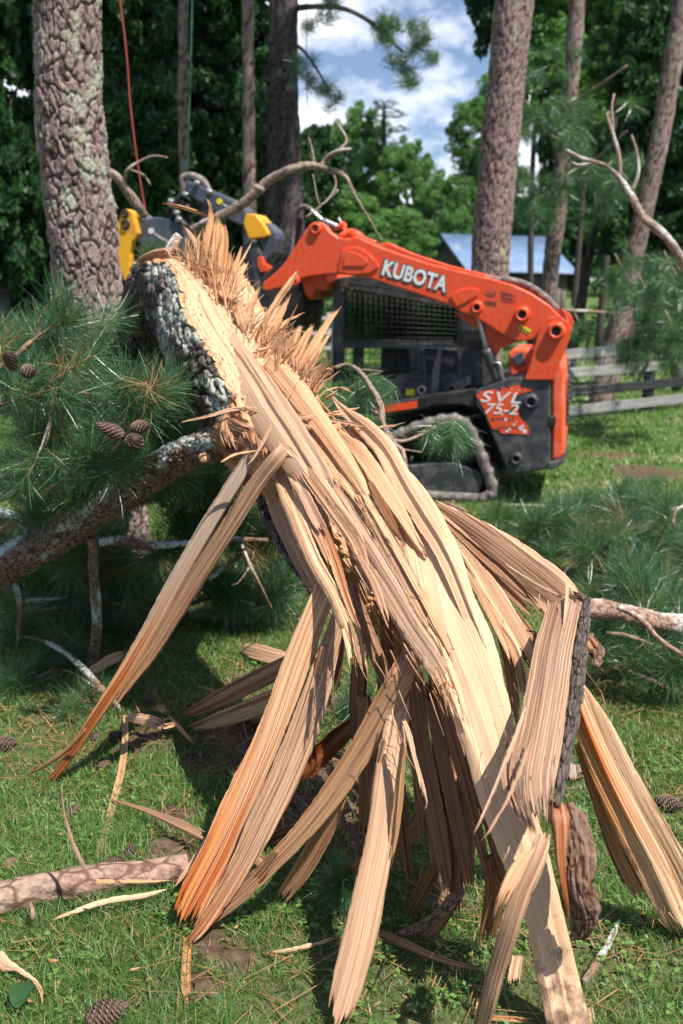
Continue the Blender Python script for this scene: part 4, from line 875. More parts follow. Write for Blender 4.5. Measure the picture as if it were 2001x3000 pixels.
for p, tn, rs_ in IN: sp(p, tone=tn + .4, hue=.0 + .2 * ((len(SPL) * 7) % 5) / 5, stripe=1, gry=.1, res=(rs_ * .6, rs_, rs_), ridge=1.8, th=.35)  # high tone and low hue darken the wood to stand for shade
for p in ([(924, 1647, 9, -.1), (940, 1690, 14, -.1), (952, 1740, 11, -.1), (968, 1800, 12, -.1), (978, 1845, 9, -.1), (965, 1868, 3, -.1)], [(785, 1440, 8, -.12), (800, 1490, 12, -.12), (806, 1545, 6, -.12)], [(802, 1420, 6, -.12), (822, 1500, 8, -.12), (836, 1556, 3, -.12)], [(925, 1480, 8, -.1), (935, 1500, 12, -.1), (940, 1530, 3, -.1)]):
    sp(p, tone=.1, stripe=.3, ridge=.8)
# boards lying on the grass at the left of the fan, still joined
for p, kw in (([(760, 1500, 20, 4.0), (690, 1515, 40, None), (600, 1556, 46, None), (500, 1606, 38, None), (412, 1648, 12, 'g')], dict(tone=.75, res=(0, .1, .4))), ([(720, 1560, 30, 4.1), (640, 1600, 44, None), (540, 1640, 42, None), (425, 1678, 16, 'g')], dict(tone=.45, res=(0, .1, .2))), ([(760, 1600, 36, 4.0), (660, 1630, 44, None), (560, 1650, 30, 'g')], dict(tone=.6)), ):
    sp(p, stripe=.7, ridge=1.2, th=.3, **kw)
# --- upright shards on the crest
cr_ = [([(489, 668, 34, 0), (478, 560, 30, -.02), (484, 500, 20, 0), (480, 465, 8, .02), (462, 447, 2, .02)], .9), ([(490, 672, 34, -.05), (497, 570, 40, -.05), (501, 484, 4, 0)], .95), ([(506, 680, 40, -.08), (508, 600, 44, -.08), (512, 540, 34, -.05), (510, 506, 8, 0)], 1), ([(512, 690, 40, -.1), (522, 630, 36, -.1), (529, 574, 6, 0)], .95),
       ([(516, 690, 22, -.1), (538, 620, 20, -.1), (556, 562, 5, 0)], .7), ([(530, 640, 8, -.08), (560, 590, 9, 0), (580, 553, 2, 0)], .6), ([(535, 690, 18, -.1), (547, 640, 24, -.08), (569, 595, 14, 0)], .35), ([(526, 690, 20, -.12), (548, 662, 26, -.12), (575, 642, 16, -.08)], .15), ([(480, 672, 40, -.02), (455, 620, 34, 0), (434, 586, 20, .02)], .7), ([(467, 640, 30, 0), (452, 560, 26, .02), (440, 540, 5, .02)], .85),
       ([(457, 590, 12, -.05), (446, 552, 15, -.05), (416, 512, 5, -.05)], .2), ([(370, 465, 4, -.1), (410, 474, 11, -.06), (450, 486, 12, -.03), (482, 496, 9, 0)], .4), ([(540, 700, 36, -.08), (556, 740, 30, -.06), (575, 775, 16, -.05)], .2),
       ([(566, 760, 20, .02), (578, 700, 22, .02), (599, 652, 5, .04)], .6), ([(585, 784, 26, 0), (632, 700, 24, .04), (662, 655, 22, .06), (686, 619, 10, .08)], .7), ([(602, 794, 26, 0), (640, 730, 24, .04), (669, 669, 5, .06)], .75), ([(600, 790, 14, .0), (655, 740, 12, .04), (704, 716, 4, .06)], .6), ([(592, 780, 12, 0), (630, 720, 12, .03), (650, 690, 4, .05)], .4),
       ([(655, 832, 30, 0), (675, 780, 28, .02), (693, 743, 6, .04)], .7), ([(672, 845, 34, -.02), (700, 780, 30, .03), (721, 742, 8, .05)], .75), ([(686, 860, 34, -.02), (725, 785, 28, .03), (760, 730, 16, .05), (786, 700, 3, .07)], .7), ([(695, 865, 24, -.02), (735, 800, 18, .03), (763, 757, 4, .05)], .65), ([(707, 880, 40, -.03), (718, 850, 34, 0), (725, 826, 12, .02)], .6), ([(640, 820, 24, 0), (650, 780, 20, .02), (655, 750, 6, .03)], .8), ([(710, 900, 36, -.05), (722, 880, 26, -.04), (724, 862, 8, -.02)], .85)]
cr_ = [([(x, y, w * .72, z - .14 if y < 700 or x < 570 else z - .08) for x, y, w, z in p], tn) for p, tn in cr_]
for p, tn in cr_: sp(p, tone=min(1, tn + .1), hue=.85, stripe=.7, res=(.2, .05, 0), ridge=1.6, th=.3, rag=(.3, 1), edge=.15)
# many finer fibres along the crest, the edges and the ends
def fibre_bag(items, seed):
    rg = np.random.default_rng(seed); bag = Bag()
    for (x, y, d, dx, dy, w, cv) in items:
        p0 = P(x, y, d); p3 = P(x + dx, y + dy, d + rg.normal(0, .05)); mid = (p0 + p3) / 2 + rg.normal(0, 1, 3) * np.linalg.norm(p3 - p0) * cv
        Cq = crom([p0, mid, p3], 5); T = nrm(np.gradient(Cq, axis=0)); sd_ = nrm(np.cross(T, CAM - Cq)); k = len(Cq); ww = (w * d / F / 2) * np.linspace(1, .15, k) ** .7
        nn = np.cross(sd_, T); Vv = np.stack([Cq - sd_ * ww[:, None], Cq + nn * ww[:, None] * .6, Cq + sd_ * ww[:, None], Cq - nn * ww[:, None] * .5], 1).reshape(-1, 3)
        i = np.arange(k - 1)[:, None] * 4; Fq = np.vstack([i + [a, (a + 1) % 4, (a + 1) % 4 + 4, a + 4] for a in range(4)])
        L_ = np.linalg.norm(p3 - p0); uvq = np.stack([np.repeat(np.linspace(0, L_, k), 4) + rg.uniform(0, 50), np.tile([0, .003, .006, .009], k) + rg.uniform(0, 9)], 1)
        bag.add(Vv, [Fq], dict(hue=np.full(4 * k, rg.uniform(.3, 1)), tone=np.full(4 * k, rg.uniform(.2, .95)), stripe=np.full(4 * k, .4), gry=np.full(4 * k, rg.uniform(0, .2)), res=np.full(4 * k, rg.choice([0, 0, 0, .4]))), uvq)
    return bag
rg = np.random.default_rng(3); it = []
bx, by = [440, 480, 530, 575, 620, 665, 705, 745], [600, 668, 715, 775, 815, 852, 885, 925]
for q in range(430):
    t_ = np.clip(rg.choice([.9, 3.9, 5.6], p=[.5, .27, .23]) + rg.normal(0, .65), 0, 7); x = np.interp(t_, range(8), bx) + rg.normal(0, 10); y = np.interp(t_, range(8), by) + rg.normal(0, 10)
    ln = np.interp(t_, range(8), [60, 150, 100, 60, 120, 70, 95, 40]) * rg.uniform(.25, 1.0); a = np.interp(t_, range(8), [100, 88, 60, 62, 55, 62, 56, 40]) + rg.normal(0, 14)
    it.append((x, y, D(y) + rg.uniform(-.24, .0), ln * math.cos(math.radians(a)), -ln * math.sin(math.radians(a)), rg.uniform(2, 9) if rg.random() < .5 else rg.uniform(1, 3), .05 if rg.random() < .85 else .2))
fibre_bag(it, 4).build('torn_fibres', M_WOOD, BP)
it = []
for q in range(150):      # frayed slivers lying along the strips
    t_ = rg.uniform(0, 1); y = 960 + 640 * t_; xm = np.interp(y, [960, 1100, 1250, 1450, 1600], [690, 760, 835, 930, 1000]) + rg.normal(0, 38)
    ln = rg.uniform(20, 110); a = math.radians(np.interp(y, [960, 1100, 1300, 1600], [52, 55, 60, 66]) + rg.normal(0, 4))
    it.append((xm, y, D(y) - .19 + rg.uniform(-.02, .06), ln * math.cos(a), ln * math.sin(a), rg.uniform(1.5, 5), .015))
fibre_bag(it, 5).build('frayed_slivers', M_WOOD, BP)
for (x0, y0, x1, y1, dz, kk) in ((1178, 1700, 1250, 1930, -.28, 40), (1180, 1550, 1180, 1700, -.2, 20), (1560, 2080, 1500, 2100, .3, 20), (780, 1420, 840, 1560, -.1, 40), (1010, 1560, 1040, 1600, -.2, 40), (1230, 1360, 1330, 1420, -.12, 50), (880, 1650, 930, 1720, -.04, 24), (940, 1480, 960, 1540, -.1, 26)):
    it = []
    for q in range(kk // 3):
        f = rg.uniform(0, 1); x = x0 + (x1 - x0) * f + rg.normal(0, 10); y = y0 + (y1 - y0) * f + rg.normal(0, 10); ln = rg.uniform(14, 60); a = rg.normal(1.35, .2)
        it.append((x, y, D(y) + dz, ln * math.cos(a), ln * math.sin(a), rg.uniform(1.5, 4), .04))
    fibre_bag(it, 5).build('frayed_slivers', M_WOOD, BP)

# --- bark that stayed on the splinters
def bark_slab(name, pts, mat, seed, lic=.2, disp=.012, cell=(.02, .04), flat=.4, **kw):
    """thick irregular slab: a flattened bark tube along traced points (x, y, width px, depth)"""
    C = []; R = []
    for x, y, w, d in pts:
        if abs(d) < 1.5: d = D(y) + d
        C.append(P(x, y, d)); R.append(w * d / F / 2)
    V, Fs, uv, at, (n, seg, Q, A, B, T, S) = tube_geo(C, R, seg=72, ds=.004, disp=disp, cell=cell, seed=seed, lic=lic, k=8, wob=.22, **kw)
    cc = np.repeat(Q[:, :3], seg, 0); vd = nrm(CAM - cc); dl = V[:n * seg] - cc
    V = V.copy(); V[:n * seg] = cc + dl - vd * (dl * vd).sum(1, keepdims=True) * (1 - flat)
    return mk(name, V, Fs, mat, BP, uv, at, smooth=False)
bark_slab('bark_strip', [(1348, 1376, 18, -.1), (1340, 1440, 26, -.12), (1330, 1510, 30, -.15), (1328, 1570, 26, -.17), (1316, 1640, 28, -.2), (1302, 1720, 24, -.23), (1290, 1790, 22, -.25), (1281, 1850, 10, -.27)], M_BARK, 31, .0, .007, (.010, .05))
bark_slab('bark_chunk', [(1296, 1850, 34, -.2), (1314, 1890, 62, -.2), (1328, 1960, 74, -.2), (1330, 2030, 66, -.2), (1344, 2080, 64, -.16), (1338, 2130, 50, -.12), (1322, 2152, 20, -.08)], bark_mat('resinous_bark', (.17, .095, .065), (.30, .21, .17), (.07, .022, .01), (.30, .30, .30)), 32, .0, .013, (.013, .075), .5)
sp([(1276, 1836, 30, -.24), (1284, 1880, 46, -.25), (1286, 1940, 30, -.25), (1290, 2010, 20, -.24), (1300, 2080, 14, -.22), (1306, 2140, 6, -.16)], tone=.9, stripe=.8, res=(.8, .7, .9, .6), ridge=2, th=.5, label='orange resin-soaked wood under the bark chunk')
bark_slab('bark_strip', [(1020, 1155, 10, .1), (1060, 1176, 18, .12), (1100, 1208, 10, .12)], M_BARK_R, 33, 0, .006)
bark_slab('bark_strip', [(1150, 1236, 10, .12), (1190, 1262, 22, .12), (1240, 1300, 10, .1)], M_BARK_R, 34, 0, .006)
bark_slab('bark_strip', [(1302, 1345, 12, .02), (1330, 1368, 18, 0), (1345, 1385, 10, 0)], M_BARK_R, 35, 0, .006)
bark_slab('bark_strip', [(1350, 1460, 22, .1), (1370, 1500, 34, .12), (1366, 1530, 14, .12)], M_BARK_R, 36, 0, .01)
sp([(1338, 1450, 20, .06), (1362, 1490, 30, .08), (1378, 1515, 8, .08)], tone=.9, stripe=1, res=(.4, .5, .2), ridge=2)
sp([(1344, 1540, 3, 0), (1380, 1590, 4, 0), (1394, 1628, 2, 0)], tone=.1, ridge=1)
bark_slab('bark_strip', [(592, 1120, 14, .2), (612, 1180, 26, .2), (650, 1250, 30, .2), (700, 1330, 20, .2), (730, 1380, 8, .2)], M_BARK, 37, 0, .01)
bark_slab('bark_strip', [(1066, 2046, 10, .25), (1020, 2090, 18, .25), (965, 2128, 20, .32), (898, 2150, 10, .4)], M_BARK_R, 38, .2, .006)
bark_slab('bark_flap', [(498, 915, 20, -.1), (520, 930, 36, -.14), (536, 945, 14, -.16)], M_BARK, 39, .3, .012)
# peeled orange patch, sprig debris and stub on the top end of the log
sp([(312, 612, 22, 5.05), (345, 594, 30, 4.98), (390, 586, 34, 4.9), (440, 592, 22, 4.88)], tone=.55, stripe=.3, res=(.5, .15, .5), ridge=2.5, th=.3, edge=.3, rag=(1, 1), label='pale orange patch where bark was rubbed off')
tube('branch_stub', [P(385, 588, 5.2), P(398, 560, 5.2), P(412, 540, 5.2)], [.022, .03, .022], M_PEEL, BP, seg=12, lic=.5, wob=.3)
rs = random.Random(12)
for q in range(9):
    add_tuft(BP, P(rs.uniform(320, 400), rs.uniform(565, 592), 5.25), (rs.uniform(-1, .4), -.3, rs.uniform(.1, .9)), .45, TUFT, rs)

# --- the lichen-covered side branch
SB = [(-70, 1345, 84, 5.05), (0, 1305, 86, 4.95), (110, 1243, 84, 4.8), (205, 1180, 86, 4.65), (300, 1118, 82, 4.5), (390, 1062, 78, 4.34), (450, 1035, 74, 4.22), (500, 1015, 80, 4.12), (548, 1000, 60, 4.05)]
tube('side_branch', [P(x, y, d) for x, y, w, d in SB], [w * d / F / 2 for x, y, w, d in SB], M_BARK_R, BP, seg=110, ds=.007, disp=.013, cell=(.024, .034), seed=41, lic=.62, wob=.12, k=8)
sp([(462, 1042, 14, 4.02), (470, 1052, 26, 3.99), (478, 1064, 14, 4.0)], tone=.45, stripe=.3, th=.3, rag=(.2, .2), label='round sawn knot on the side branch')
for nm, pts, lc in (('branch', [(212, 1235, 22, 4.7), (216, 1330, 22, 4.8), (222, 1430, 24, 4.95), (216, 1510, 22, 5.1), (214, 1560, 20, 5.25)], 1.2), ('branch', [(85, 1250, 26, 4.85), (60, 1215, 24, 4.85), (35, 1188, 22, 4.9), (-20, 1170, 20, 4.9)], 1.4),
                    ('branch', [(225, 1246, 22, 4.72), (280, 1240, 24, 4.8), (340, 1252, 18, 4.9), (440, 1246, 14, 5.0), (530, 1238, 12, 5.1), (615, 1240, 9, 5.15)], 1.2), ('branch', [(160, 1220, 18, 4.75), (190, 1160, 16, 4.7), (228, 1130, 16, 4.65), (245, 1122, 10, 4.65)], 1.1)):
    tube(nm, [P(x, y, d) for x, y, w, d in pts], [w * d / F / 2 for x, y, w, d in pts], M_BARK_R, BP, seg=30, ds=.01, disp=.004, cell=(.012, .02), seed=int(pts[0][0]), lic=lc, wob=.3)

# the 94 largest splinters are parts of their own, the small rest is one bundle
SPL.sort(key=lambda a: a[:2]); sbag = Bag()
for q, (z_, i_, V, Fs, uv, at) in enumerate(SPL):
    if q < 94: mk('splinter', V, Fs, M_WOOD, BP, uv, at)
    else: sbag.add(V, Fs, at, uv)
tag(sbag.build('small_splinters', M_WOOD, BP), kind='stuff')
# ---------------------------------------------------------------- compact track loader
YAW = math.radians(13.5); FX = np.array([-math.cos(YAW), math.sin(YAW), 0]); FY = np.array([-math.sin(YAW), -math.cos(YAW), 0])
M0 = G(1118, 1160); M0[2] = .0
LD = thing('track_loader', M0, 'orange and black tracked skid loader with raised boom and caged cab', 'loader', rz=math.atan2(FX[1], FX[0]))
def S(x, y, lat=0.0):
    """pixel -> (along, up) in the loader's side plane at lateral offset lat"""
    r = ray(x, y); q = (M0 + FY * lat - CAM); t = q.dot(FY) / r.dot(FY); p = CAM + r * t - M0
    return p.dot(FX), p[2]
def SP(pts, lat=0.0): return [S(x, y, lat) for x, y in pts]
def prism(name, poly, y0, y1, mat, parent=LD, bw=.012, seg=2, smooth=True):
    bm = bmesh.new(); k = len(poly)
    a = [bm.verts.new((p[0], y0, p[1])) for p in poly]; b = [bm.verts.new((p[0], y1, p[1])) for p in poly]
    bm.faces.new(a); bm.faces.new(b[::-1])
    for i in range(k): bm.faces.new((a[i], b[i], b[(i + 1) % k], a[(i + 1) % k]))
    bmesh.ops.recalc_face_normals(bm, faces=bm.faces)
    me = bpy.data.meshes.new(name); bm.to_mesh(me); bm.free(); me.materials.append(mat)
    o = bpy.data.objects.new(name, me); COL.objects.link(o); o.parent = parent
    if bw: bev(o, bw, seg)
    return o
def lbox(name, a, b, mat, parent=LD, bw=.01):
    V, Fs = box_geo(a, b); o = mk(name, V, Fs, mat, parent, local=True); return bev(o, bw) if bw else o
def crv(name, pts, r, mat, parent=LD, seg=10):
    V, Fs, uv, at, _ = tube_geo(pts, [r] * len(pts), seg=seg, k=6); return mk(name, V, Fs, mat, parent, uv, at, local=True)
def L3(x, y, lat): a, b = S(x, y, lat); return (a, lat, b)
def pipe_boss(name, x, y, lat, r, ln, mat, hole=M_BLK2):
    """round boss standing out of the near side with a dark socket"""
    c = np.array(L3(x, y, lat)); k = 28; th = np.arange(k) / k * 2 * math.pi; V = []; prof = [(r * 1.15, 0), (r, .01), (r, ln - .012), (r * .9, ln), (r * .55, ln), (r * .52, ln - .03), (0.001, ln - .032)]
    for rr, yy in prof: V += [[c[0] + rr * math.cos(a), lat + yy, c[2] + rr * math.sin(a)] for a in th]
    Fq = []; fm = []
    for i in range(len(prof) - 1):
        for j in range(k): Fq.append([i * k + j, i * k + (j + 1) % k, (i + 1) * k + (j + 1) % k, (i + 1) * k + j]); fm.append(1 if i >= 4 else 0)
    return mk(name, V, [np.array(Fq)], [mat, hole], LD, local=True, fm=fm)
FAR = -1.62
# --- tracks
def track(lat0, lat1, full):
    out = SP([(880, 1000), (950, 970), (1010, 953), (1052, 952), (1083, 972), (1104, 1012), (1124, 1060), (1140, 1105), (1140, 1138), (1118, 1158), (1080, 1156)])
    out[-1] = (out[-2][0] + .18, .0); out[-2] = (out[-2][0] + .04, .0)
    out += [(out[-1][0] + .6, 0.0), (out[-1][0] + 1.15, 0.0), (out[-1][0] + 1.40, .10), (out[-1][0] + 1.52, .28), (out[-1][0] + 1.42, .46)]
    Q = crom(np.array(out + [out[0]]), 8)[:-1]; k = len(Q)
    s = np.concatenate([[0], np.cumsum(np.linalg.norm(np.diff(np.vstack([Q, Q[:1]]), axis=0), axis=1))]); n = int(s[-1] / .018)
    U = np.linspace(0, s[-1], n, endpoint=False); Qc = np.vstack([Q, Q[:1]]); Q = np.stack([np.interp(U, s, Qc[:, i]) for i in (0, 1)], 1)
    T = nrm(np.roll(Q, -1, 0) - np.roll(Q, 1, 0)); Nn = np.stack([-T[:, 1], T[:, 0]], 1); cen = Q.mean(0)
    Nn = Nn * np.sign(((Q - cen) * Nn).sum(1))[:, None]
    lug = np.where((np.floor(U / .065) % 2) == 0, .0, .013)
    Oo = Q - Nn * lug[:, None]; Ii = Q - Nn * .10
    V = np.concatenate([[[p[0], lat1, p[1]] for p in Oo], [[p[0], lat0, p[1]] for p in Oo], [[p[0], lat0, p[1]] for p in Ii], [[p[0], lat1, p[1]] for p in Ii]])
    i = np.arange(n); j = (i + 1) % n; Fq = np.vstack([np.stack([a * n + i, a * n + j, b * n + j, b * n + i], 1) for a, b in ((0, 1), (1, 2), (2, 3), (3, 0))])
    o = mk('track', V, [Fq], M_RUB, LD, local=True, smooth=False)
    ym = (lat0 + lat1) / 2; bx = out[9][0]
    for cx_, cz_, r_ in ((bx + .24, .185, .13), (bx + .50, .155, .10), (bx + .76, .155, .10), (bx + 1.02, .155, .10), (bx + 1.27, .23, .15), (S(1052, 1010)[0], S(1052, 1010)[1], .19)):
        V, Fs, uv, at, _ = tube_geo([(cx_, lat0 + .03, cz_), (cx_, lat1 - .05, cz_)], [r_, r_], seg=26, k=1); w = mk('roller', V, Fs, M_BLK2, o, uv, at, local=True); bev(w, .015)
    return o
tk = track(-.40, -.0, True); track(FAR, FAR + .40, True)
prism('track_frame', SP([(905, 1072), (1040, 1062), (1098, 1082), (1110, 1100), (1098, 1136), (1060, 1138), (905, 1124)], -.03), -.30, -.03, M_BLK)
prism('track_frame', SP([(905, 1072), (1040, 1062), (1098, 1082), (1110, 1100), (1098, 1136), (1060, 1138), (905, 1124)], -.03), FAR + .05, FAR + .30, M_BLK)
# --- main body
prism('chassis', SP([(860, 1060), (860, 930), (1000, 905), (1095, 890), (1180, 862), (1262, 862), (1262, 1070), (1120, 1080), (1060, 1040), (1000, 1040)], -.42), FAR + .42, -.42, M_BLK2, bw=.02)
side = [(1092, 897), (1110, 890), (1170, 868), (1200, 865), (1264, 866), (1264, 1066), (1246, 1080), (1180, 1087), (1166, 1082), (1143, 1030), (1112, 955), (1092, 930)]
prism('side_panel', SP(side), -.44, .0, M_BLK, bw=.016)
prism('side_panel', SP(side), FAR, FAR + .30, M_BLK, bw=.016)
prism('fender', SP([(858, 960), (858, 930), (905, 925), (1000, 905), (1092, 893), (1092, 935), (1050, 928), (1000, 930), (940, 948)], -.04), -.42, -.04, M_BLK2, bw=.01)
prism('rear_bumper', SP([(1240, 1078), (1262, 1062), (1298, 1052), (1298, 1062), (1268, 1080)]), FAR + .1, -.02, M_BLK)
# orange engine door at the tail: thick rounded shell with recesses
tail = SP([(1266, 838), (1276, 832), (1288, 832), (1296, 850), (1296, 1042), (1288, 1056), (1266, 1060)])
d_ = prism('engine_door', tail, FAR + .10, -.04, M_OR2, bw=.03, seg=4)
xr_ = min(p[0] for p in tail); zt_ = max(p[1] for p in tail); zb_ = min(p[1] for p in tail)
0 and lbox('tail_light', (xr_ - .012, -.30, zt_ - .42), (xr_ + .02, -.10, zt_ - .26), paint('lamp_red', (.45, .02, .02), rough=.2), d_)

for q in range(9): lbox('vent_slat', (xr_ - .014, FAR + .55, zb_ + .25 + q * .05), (xr_ + .01, -.55, zb_ + .27 + q * .05), M_BLK2, d_, bw=0)
for q in range(4): lbox('vent_slot', (tail[1][0] - .03, -.30 + q * .05, zt_ - .012), (tail[1][0] + .02, -.28 + q * .05, zt_ + .003), M_BLK2, d_, bw=0)
a_, b_ = S(1263, 955), S(1263, 980); lbox('door_latch', (a_[0] - .05, -.05, b_[1]), (a_[0] + .02, .006, a_[1]), M_BLK2)
prism('engine_hood', SP([(1165, 812), (1180, 800), (1210, 800), (1240, 802), (1262, 812), (1268, 850), (1250, 870), (1170, 868)], -.5), FAR + .5, -.5, M_OR2, bw=.03, seg=3)
prism('hood_insert', SP([(1172, 822), (1200, 806), (1206, 836), (1190, 842)], -.49), FAR + .52, -.485, M_GRY, bw=.01)
# peeling orange decal and lettering on the side panel
def decal(name, pts, lat, mat, th=.004, parent=LD):
    return prism(name, SP(pts, lat), lat, lat + th, mat, parent, bw=0)
def jag(pts, n, amp, seed):
    rs = random.Random(seed); o = []
    for i, p in enumerate(pts):
        q = pts[(i + 1) % len(pts)]; o.append(p)
        L_ = math.hypot(q[0] - p[0], q[1] - p[1]); k = int(L_ / n)
        for j in range(1, k): f = j / k; o.append((p[0] + (q[0] - p[0]) * f + rs.uniform(-amp, amp), p[1] + (q[1] - p[1]) * f + rs.uniform(-amp, amp)))
    return o
dcl = [(1092, 905), (1101, 904), (1101, 899), (1137, 893), (1148, 901), (1152, 890), (1166, 892), (1172, 886), (1190, 884), (1200, 889), (1215, 894), (1224, 895), (1180, 909), (1178, 918), (1186, 932), (1192, 950), (1196, 962), (1208, 972), (1214, 984), (1214, 998), (1150, 994), (1144, 988), (1130, 984), (1112, 940)]
decal('panel_decal', jag(dcl, 5, .7, 3), .002, M_OR)
for pts in ([(1166, 945), (1174, 938), (1180, 940), (1172, 948), (1167, 950)], [(1166, 963), (1172, 961), (1171, 967)], [(1176, 957), (1180, 960), (1178, 966)]): decal('decal_scrape', pts, .0065, M_BLK, .002)
for x, y, r in ((1161, 963, 4), (1170, 985, 3), (1164, 990, 4), (1195, 984, 5), (1204, 990, 6), (1180, 975, 3), (1200, 978, 4), (1186, 969, 2), (1176, 893, 2), (1191, 896, 2), (1152, 951, 3)):
    decal('paint_chip', jag([(x - r, y), (x - r * .3, y - r), (x + r * .7, y - r * .5), (x + r, y + r * .4), (x, y + r * .9)], 2, .6, x), .0068, M_WHT, .001)
for a, b, c, d in ((1127, 960, 1172, 968), (1142, 980, 1190, 988)):
    decal('decal_step', [(a, b), (c, b + 1), (c, b + 3), (a + 3, b + 3), (a + 6, d + 1), (a + 3, d + 1)], .0066, M_OUT, .001)
def text3(name, s, x0, y0, x1, y1, hpx, lat, mat, shear=0., bold=.02, th=.006, parent=LD, spacing=1.0, wfit=True):
    """lettering on the side plane, baseline from pixel (x0,y0) to (x1,y1)"""
    cu = bpy.data.curves.new(name, 'FONT'); cu.body = s; cu.size = 1; cu.offset = bold; cu.shear = shear; cu.extrude = .5; cu.space_character = spacing; cu.resolution_u = 4
    to = bpy.data.objects.new(name, cu); COL.objects.link(to); dg = bpy.context.evaluated_depsgraph_get(); me = bpy.data.meshes.new_from_object(to.evaluated_get(dg)); bpy.data.objects.remove(to); bpy.data.curves.remove(cu)
    co = np.zeros(len(me.vertices) * 3, np.float32); me.vertices.foreach_get('co', co); co = co.reshape(-1, 3)
    a = np.array(S(x0, y0, lat)); b = np.array(S(x1, y1, lat)); mn, mx = co[:, 0].min(), co[:, 0].max()
    cap = co[:, 1].max(); hm = hpx / F * 9.05
    u = (co[:, 0] - mn) / (mx - mn); dr = nrm(b - a); up_ = np.array([dr[1], -dr[0]]); up_ = up_ * np.sign(up_[1])
    p = a + (b - a) * u[:, None] + up_ * (co[:, 1] / cap * hm)[:, None]
    out = np.stack([p[:, 0], lat + (co[:, 2] + .5) * th, p[:, 1]], 1).astype(np.float32)
    me.vertices.foreach_set('co', out.ravel()); me.update(); me.materials.clear(); me.materials.append(mat)
    bm = bmesh.new(); bm.from_mesh(me); bmesh.ops.recalc_face_normals(bm, faces=bm.faces); bm.to_mesh(me); bm.free()
    o = bpy.data.objects.new(name, me); COL.objects.link(o); o.parent = parent; return o
text3('panel_lettering', 'SVL', 1103, 922, 1196, 926, 24, .006, M_WHT, .25, .008, .004, spacing=1.2)
text3('panel_lettering', '75-2', 1113, 949, 1190, 952, 23, .006, M_WHT, .25, .008, .004, spacing=1.0)
for x, y, r in ((1219, 922, .062), (1185, 1053, .05)): pipe_boss('side_bumper_knob', x, y, .0, r, .035, M_BLK)
# --- boom
BL = -.02      # near face of the near boom
arm = [(704, 524), (711, 515), (722, 510), (733, 510), (744, 516), (757, 532), (776, 545), (800, 548), (815, 543), (830, 548), (870, 566), (905, 579), (981, 604), (1071, 626), (1130, 640), (1180, 655), (1222, 675), (1260, 700), (1284, 725), (1300, 752), (1288, 774), (1262, 780), (1236, 776), (1205, 784), (1180, 783), (1143, 762), (1118, 745), (1093, 731), (1057, 716), (1043, 706), (1020, 697), (936, 668), (890, 653), (846, 638), (800, 631), (770, 629), (740, 631), (706, 636), (686, 641), (676, 650), (640, 662), (612, 668), (600, 664), (604, 648), (618, 638), (640, 618), (655, 600)]
prism('boom_arm', SP(arm, BL), BL - .14, BL, M_OR, bw=.014, seg=3)
prism('boom_arm', SP(arm, BL), FAR + .02, FAR + .16, M_OR, bw=.014, seg=3)
prism('boom_backplate', SP([(1040, 716), (1093, 731), (1143, 762), (1190, 784), (1150, 800), (1140, 818), (1128, 812), (1110, 765)], BL - .10), BL - .12, BL - .10, M_OR, bw=.004)
decal('arm_recess', [(784, 598), (790, 588), (800, 576), (822, 580), (842, 596), (848, 606), (838, 614), (790, 614)], BL + .001, M_OR, .010)
prism('arm_rib', SP([(776, 626), (785, 576), (800, 568), (822, 566), (846, 580), (866, 600), (872, 614), (850, 628), (812, 632)], BL), BL - .002, BL + .02, M_OR, bw=.012)
prism('arm_recess', SP([(787, 612), (790, 590), (797, 576), (816, 580), (836, 590), (846, 602), (838, 612)], BL + .02), BL + .018, BL + .032, M_OR, bw=.008)
prism('arm_rib', SP([(1032, 680), (1040, 672), (1060, 664), (1085, 660), (1100, 664), (1098, 678), (1078, 690), (1060, 700), (1048, 704)], BL), BL - .002, BL + .016, M_OR, bw=.009)
text3('boom_lettering_outline', 'KUBOTA', 872, 630, 1026, 673, 37, BL + .001, M_OUT, 0, .085, .004, spacing=1.02)
text3('boom_lettering', 'KUBOTA', 876, 629, 1023, 670, 33, BL + .006, M_WHT, 0, .035, .004, spacing=1.06)
decal('warning_label', [(1191, 754), (1197, 746), (1220, 758), (1213, 768)], BL + .001, M_LBL, .003)
for q in range(3): decal('label_print', [(1195 + q * 7, 752 + q * 4), (1199 + q * 7, 750 + q * 4), (1201 + q * 7, 757 + q * 4), (1197 + q * 7, 758 + q * 4)], BL + .0045, M_OUT, .001)
ell = lambda x, y, a, b, n=14: [(x + a * math.cos(t / n * 6.283), y + b * math.sin(t / n * 6.283)) for t in range(n)]
decal('worn_emblem', ell(1127, 672, 13, 9), BL + .001, M_OUT, .002); decal('worn_emblem', ell(1127, 672, 11.5, 7.5), BL + .0032, M_OR, .001)
text3('worn_print', 'IX', 1120, 676, 1135, 680, 7, BL + .0045, M_OUT, 0, .02, .001)
for q in range(5): decal('worn_print', [(1150, 669 + q * 5), (1176 + (q % 2) * 8, 675 + q * 5), (1176 + (q % 2) * 8, 676.2 + q * 5), (1150, 670.5 + q * 5)], BL + .001, M_OUT, .0015)
for q in range(3): decal('worn_print', [(1112, 690 + q * 4), (1140, 694 + q * 4), (1140, 695.2 + q * 4), (1112, 691.2 + q * 4)], BL + .001, M_OUT, .0015)
pipe_boss('pivot_boss', 725, 525, BL, .05, .03, M_OR); pipe_boss('pivot_boss', 1199, 722, BL, .062, .06, M_OR); pipe_boss('pivot_boss', 1095, 706, BL, .05, .04, M_OR); pipe_boss('pivot_boss', 676, 644, BL, .045, .04, M_OR)
